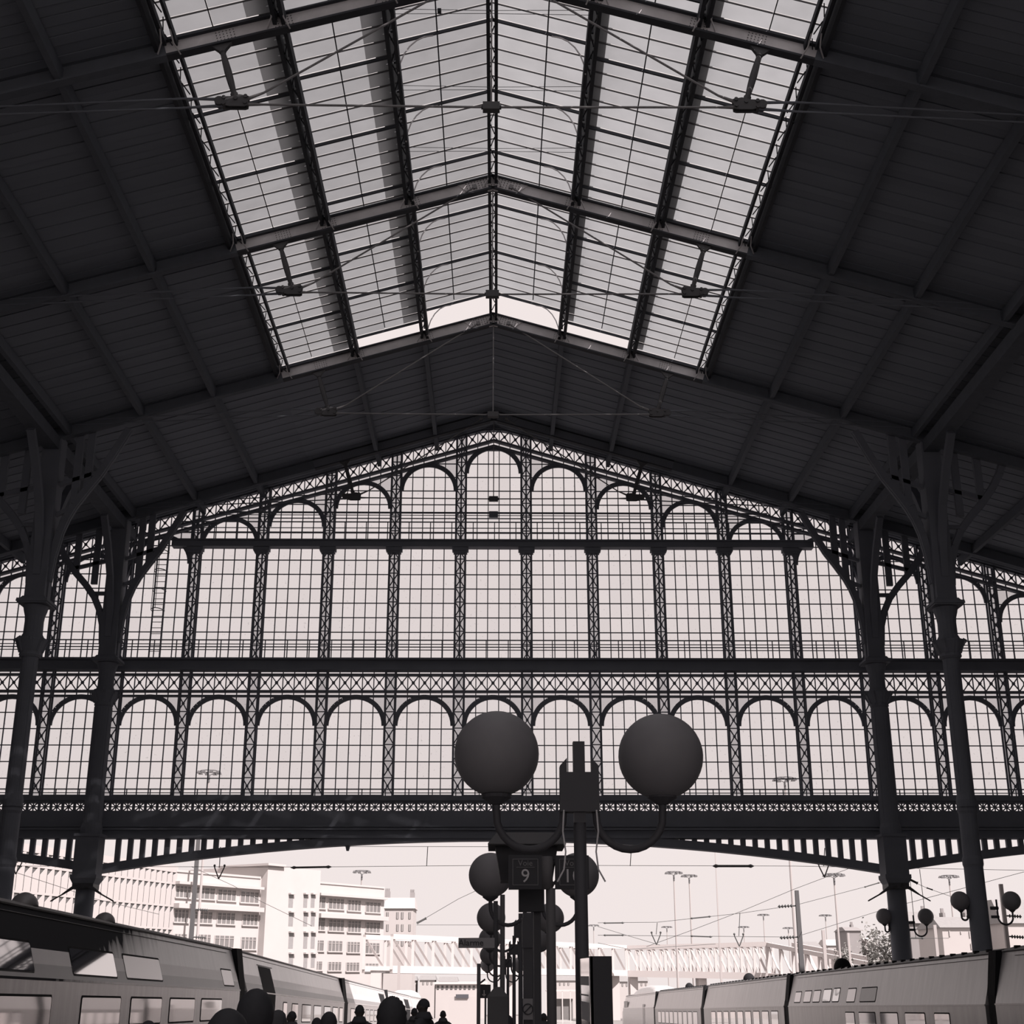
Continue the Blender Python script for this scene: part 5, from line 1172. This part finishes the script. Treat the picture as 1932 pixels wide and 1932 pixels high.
for x0, x1 in ((534, 541), (562, 568), (576, 582)):
    for y0, y1 in ((1688, 1713), (1722, 1748), (1760, 1790), (1800, 1826)):
        p, q = on_plane(x0, y0, PB, PC), on_plane(x1, y1, PB, PC); a = Vector((p.x, p.y, 0)) + n * 1.1; c = Vector((q.x, q.y, 0)) + n * 1.1
        f = wallbox(MB(), a, c, n, q.z, p.z, -.1, .02).build('slit_window', 'slate', o); wallbox(MB(), a - u * .1, c + u * .1, n, p.z, p.z + .2, 0, .5).build('slit_hood', 'white', f)

def house(px0, px1, ytop, yeave, Y, label, wallm='white', roofm='slate', depth=9, wins=(), gable=False, chim=()):
    a, c = at(px0, yeave, Y), at(px1, yeave, Y); zr_ = at((px0 + px1) / 2, ytop, Y).z; z0 = fz(Y) - 1.2; ze = a.z
    o = empty('house', ((a.x + c.x) / 2, Y, z0), label, 'house')
    MB().box(a.x, c.x, Y, Y + depth, z0, ze).build('wall', wallm, o)
    b = MB()
    if gable: b.prism([(a.x - .2, Y - .15, ze), (c.x + .2, Y - .15, ze), ((a.x + c.x) / 2, Y - .15, zr_)], (0, depth + .3, 0))
    else: b.quadbox([(a.x - .3, Y - .3, ze), (c.x + .3, Y - .3, ze), (c.x + .3, Y + depth, ze), (a.x - .3, Y + depth, ze), (a.x, Y + depth * .35, zr_), (c.x, Y + depth * .35, zr_), (c.x, Y + depth * .65, zr_), (a.x, Y + depth * .65, zr_)])
    b.build('roof', roofm, o)
    for (x0, x1, y0, y1) in wins:
        p, q = at(x0, y0, Y), at(x1, y1, Y); f = MB().box(p.x, q.x, Y - .06, Y + .02, q.z, p.z).build('window', 'shade_glass', o)
        MB().box((p.x + q.x) / 2 - .05, (p.x + q.x) / 2 + .05, Y - .1, Y, q.z, p.z).build('mullion', 'white', f)
    for (x0, x1, y0, y1) in chim:
        p, q = at(x0, y0, Y), at(x1, y1, Y); f = MB().box(p.x, q.x, Y + depth * .45, Y + depth * .6, q.z, p.z).build('chimney', 'brickgrey', o)
        for k in range(3):
            x = p.x + (q.x - p.x) * (k + .5) / 3; MB().lathe((x, Y + depth * .52, p.z), [(.13, 0), (.11, .5)], 8).build('chimney_pot', 'brickgrey', f)
    return o
house(726, 780, 1692, 1714, 240, 'pale tall house with mansard roof and two dark chimneys, past the office block', roofm='white', wins=[(x, x + 4, y, y + 13) for y in (1721, 1744, 1772) for x in (729, 748, 757, 771)], chim=((723, 732, 1679, 1694), (771, 779, 1681, 1694)))
house(1716, 1776, 1718, 1742, 170, 'grey blank walled house behind the column near the gable', 'brickgrey', 'slate', wins=(), chim=((1760, 1766, 1714, 1724),))
house(1777, 1862, 1728, 1750, 156, 'white house with slate roof and dormers, between the two iron columns', wins=[(1790, 1793, 1756, 1767), (1828, 1831, 1757, 1769), (1834, 1837, 1757, 1769), (1831, 1834, 1780, 1791), (1812, 1814, 1757, 1762)], chim=((1800, 1806, 1719, 1730), (1843, 1849, 1719, 1731)))
house(1893, 1960, 1695, 1742, 165, 'grey and white house past the thick column at the edge of the frame', 'white', 'slate', chim=((1925, 1931, 1690, 1700),))
house(1597, 1624, 1748, 1756, 262, 'small grey house gable beyond the yard, near the slim pale mast', 'brickgrey', 'brickgrey', chim=((1616, 1621, 1743, 1751),))
house(1514, 1548, 1776, 1788, 268, 'low house with grey roof behind the sloping bridge ramp', 'white', 'slate', wins=[(1520 + 8 * i, 1523 + 8 * i, 1792, 1797) for i in range(3)])
house(1562, 1590, 1772, 1784, 285, 'low white house beside the small grey gable', 'white', 'white', wins=[(1565 + 9 * i, 1569 + 9 * i, 1790, 1797) for i in range(3)])
house(1634, 1655, 1768, 1776, 262, 'pale narrow house behind the bare tree', 'white', 'white', wins=[(1632 + 8 * i, 1635 + 8 * i, 1782, 1790) for i in range(3)])
for i, (a, c, yt, ye) in enumerate(((757, 784, 1842, 1850), (792, 820, 1840, 1849), (828, 862, 1843, 1852), (1050, 1088, 1840, 1850), (1160, 1184, 1842, 1852), (1196, 1222, 1842, 1851))):
    house(a, c, yt, ye, 300, 'tiny far house under the bridge deck, %s along from the office block' % ORD[i + 1], 'white', 'slate', wins=[(a + 5 + 8 * k, a + 8 + 8 * k, ye + 4, ye + 9) for k in range(3)])
p, q = at(822, 1857, 190), at(915, 1866, 190)
o = empty('long_shed', ((p.x + q.x) / 2, 190, fz(190) - 1), 'long white shed with a row of small dark windows beyond the short grey post', 'shed')
MB().box(p.x, q.x, 190, 198, fz(190) - 1, p.z).build('wall', 'white', o); MB().box(p.x - .3, q.x + .3, 189.6, 198.4, p.z, p.z + .25).build('roof', 'white2', o)
for i in range(11):
    x = p.x + (q.x - p.x) * (i + .3) / 11; MB().box(x, x + .28, 189.93, 190.02, p.z - .65, p.z - .18).build('window', 'gap', o)
p, q = at(846, 1880, 128), at(905, 1932, 128)
o = empty('white_wall', ((p.x + q.x) / 2, 128, fz(128)), 'plain white low wall at the platform end with a dark sign strip', 'wall panel')
MB().box(p.x, q.x, 128, 128.4, fz(128) - .9, p.z).build('panel', 'white', o)
p, q = at(860, 1876, 127.9), at(884, 1883, 127.9); MB().box(p.x, q.x, 127.85, 128, q.z, p.z).build('sign_strip', 'sign_black', o)
p, q = at(1030, 1868, 140), at(1090, 1874, 140)
o = empty('platform_shelter', ((p.x + q.x) / 2, 140, fz(140)), 'small pale shelter frame on the far platform, behind the grey pole', 'shelter')
MB().box(p.x, q.x, 139, 141, p.z - .12, p.z).build('roof', 'white2', o)
for i in range(5):
    x = p.x + (q.x - p.x) * i / 4; MB().box(x - .05, x + .05, 139, 139.1, fz(139), p.z - .1).build('post', 'white2', o)
MB().box(p.x + .5, q.x - .5, 140, 140.05, fz(140) + .3, p.z - .8).build('screen', 'shade_glass', o)

# ---------------------------------------------------------------- truss bridges over the yard
def bridge(px0, Y0, px1, Y1, top, bot, npan, label, top1=None, bot1=None):
    a = at(px0, bot, Y0); c = at(px1, bot1 or bot, Y1); at0 = at(px0, top, Y0).z - a.z; at1 = at(px1, top1 or top, Y1).z - c.z
    o = empty('truss_bridge', tuple(a), label, 'bridge', 'truss bridges over the rail yard')
    d = (c - a); side = Vector((-d.y, d.x, 0)).normalized() * 5.0
    if side.y < 0: side = -side
    w = .55 * (Y0 + Y1) / 480
    for off, nm in ((Vector(), 'near'), (side, 'far')):
        MB().bar(tuple(a + off), tuple(c + off), w, w * 1.9).build('bottom_chord', 'white2', o)
        MB().bar(tuple(a + off + Vector((0, 0, at0))), tuple(c + off + Vector((0, 0, at1))), w, w * 1.3).build('top_chord', 'white2', o)
        for i in range(npan + 1):
            t = i / npan; p = a.lerp(c, t) + off; h = at0 + (at1 - at0) * t
            MB().bar(tuple(p), tuple(p + Vector((0, 0, h))), w * .75, w * .75, (0, 1, 0)).build('vertical', 'white2', o)
            if i < npan:
                q = a.lerp(c, (i + 1) / npan) + off
                MB().bar(tuple(p + Vector((0, 0, h))), tuple(q), w * .6, w * .6, (0, 1, 0)).build('diagonal', 'white2', o)
    b = MB(); z = Vector((0, 0, -w * .9)); b.quadbox([tuple(a + z), tuple(c + z), tuple(c + side + z), tuple(a + side + z), tuple(a + z * .6), tuple(c + z * .6), tuple(c + side + z * .6), tuple(a + side + z * .6)]); b.build('deck', 'slate', o)
    for t in (.0, .5, 1.0):
        p = a.lerp(c, t) + side * .5; MB().box(p.x - .7, p.x + .7, p.y - 2.2, p.y + 2.2, fz(p.y) - 1.2, p.z - w * .9).build('pier', 'white2', o)
bridge(738, 200, 1182, 258, 1767, 1829, 14, 'white truss bridge reaching from the office block to behind the first lamp post', 1787, 1836)
bridge(1186, 258, 1450, 248, 1788, 1837, 11, 'white truss bridge span over the far coaches of the ribbed roof train', 1781, 1842)
bridge(1452, 248, 1660, 215, 1782, 1842, 8, 'white truss bridge ramp sloping down behind the dark tapered mast', 1822, 1858)
# trees by the houses
def tree(px, ytop, ybase, Y, wpx, label, seed):
    rnd = random.Random(seed); t = at(px, ytop, Y); z0 = fz(Y) - 1; H = t.z - z0; W = wpx / FOC * Y
    o = empty('tree', (t.x, Y, z0), label, 'tree', 'trees beyond the yard')
    b = MB(); b.tube([(t.x, Y, z0), (t.x + .1, Y, z0 + H * .4), (t.x - .1, Y, z0 + H * .85)], [.28, .2, .06], 8); tips = []
    for i in range(16):
        z = z0 + H * rnd.uniform(.35, .8); a = rnd.uniform(0, 6.28); L = W * rnd.uniform(.3, .55)
        p = Vector((t.x, Y, z)); q = p + Vector((math.cos(a) * L, math.sin(a) * L, H * .16)); b.tube([tuple(p), tuple(p.lerp(q, .5) + Vector((0, 0, .2))), tuple(q)], [.08, .05, .02], 5); tips += [p.lerp(q, .6), q]
    b.build('trunk', 'bark', o)
    b = MB()
    for i in range(900):
        c = rnd.choice(tips) + Vector((rnd.gauss(0, W * .12), rnd.gauss(0, W * .12), rnd.gauss(H * .05, H * .08))); s = rnd.uniform(.12, .3); d1 = Vector((rnd.gauss(0, 1), rnd.gauss(0, 1), rnd.gauss(0, 1))).normalized(); d2 = d1.cross(Vector((rnd.gauss(0, 1), rnd.gauss(0, 1), 1))).normalized()
        k = len(b.v); b.v += [tuple(c - d1 * s), tuple(c + d2 * s * .6), tuple(c + d1 * s), tuple(c - d2 * s * .6)]; b.f.append((k, k + 1, k + 2, k + 3))
    b.build('foliage', 'leaf', o)['kind'] = 'stuff'
tree(1668, 1752, 1815, 175, 50, 'pale grey tree just before the column near the gable', 3)
tree(1640, 1775, 1815, 190, 34, 'smaller grey tree behind the end of the bridge ramp', 5)
tree(1590, 1800, 1830, 200, 24, 'low grey tree beneath the bridge ramp', 9)

# thin cross wires under the skylight ridge, one with a small box; iron block under the girder
for i, (y, Yc) in enumerate(((25, 29.8), (170, 33.1), (280, 36.2))):
    o = empty('cross_wire', (0, Yc, 26.2), 'pair of thin stay wires across the ridge bay, %s from the top of the skylight' % ORD[i + 1], 'stay wire', 'stay wires below the skylight ridge')
    for dz in (-.08, .08): MB().tube([(-2.7, Yc, 26.2 + dz), (0, Yc, 26.2 + dz * .6), (2.7, Yc, 26.2 + dz)], .008, 5).build('strand', 'iron3', o)
q = at(829, 21, 29.8); o = empty('junction_box', tuple(q), 'tiny dark box hung on the topmost stay wires below the ridge', 'box')
MB().box(q.x - .05, q.x + .05, 29.74, 29.86, q.z - .05, q.z + .05).tube([(q.x, 29.8, q.z + .04), (q.x, 29.8, 26.2)], .012, 6).build('case', 'iron3', o)
q = at(656, 1601, YW - .2); MB().quadbox([(q.x - .05, YW - .3, q.z - .1), (q.x + .05, YW - .3, q.z - .1), (q.x + .05, YW - .1, q.z - .1), (q.x - .05, YW - .1, q.z - .1), (q.x - .12, YW - .35, q.z + .2), (q.x + .12, YW - .35, q.z + .2), (q.x + .12, YW - .05, q.z + .2), (q.x - .12, YW - .05, q.z + .2)]).build('hanger_block', 'iron', wb)
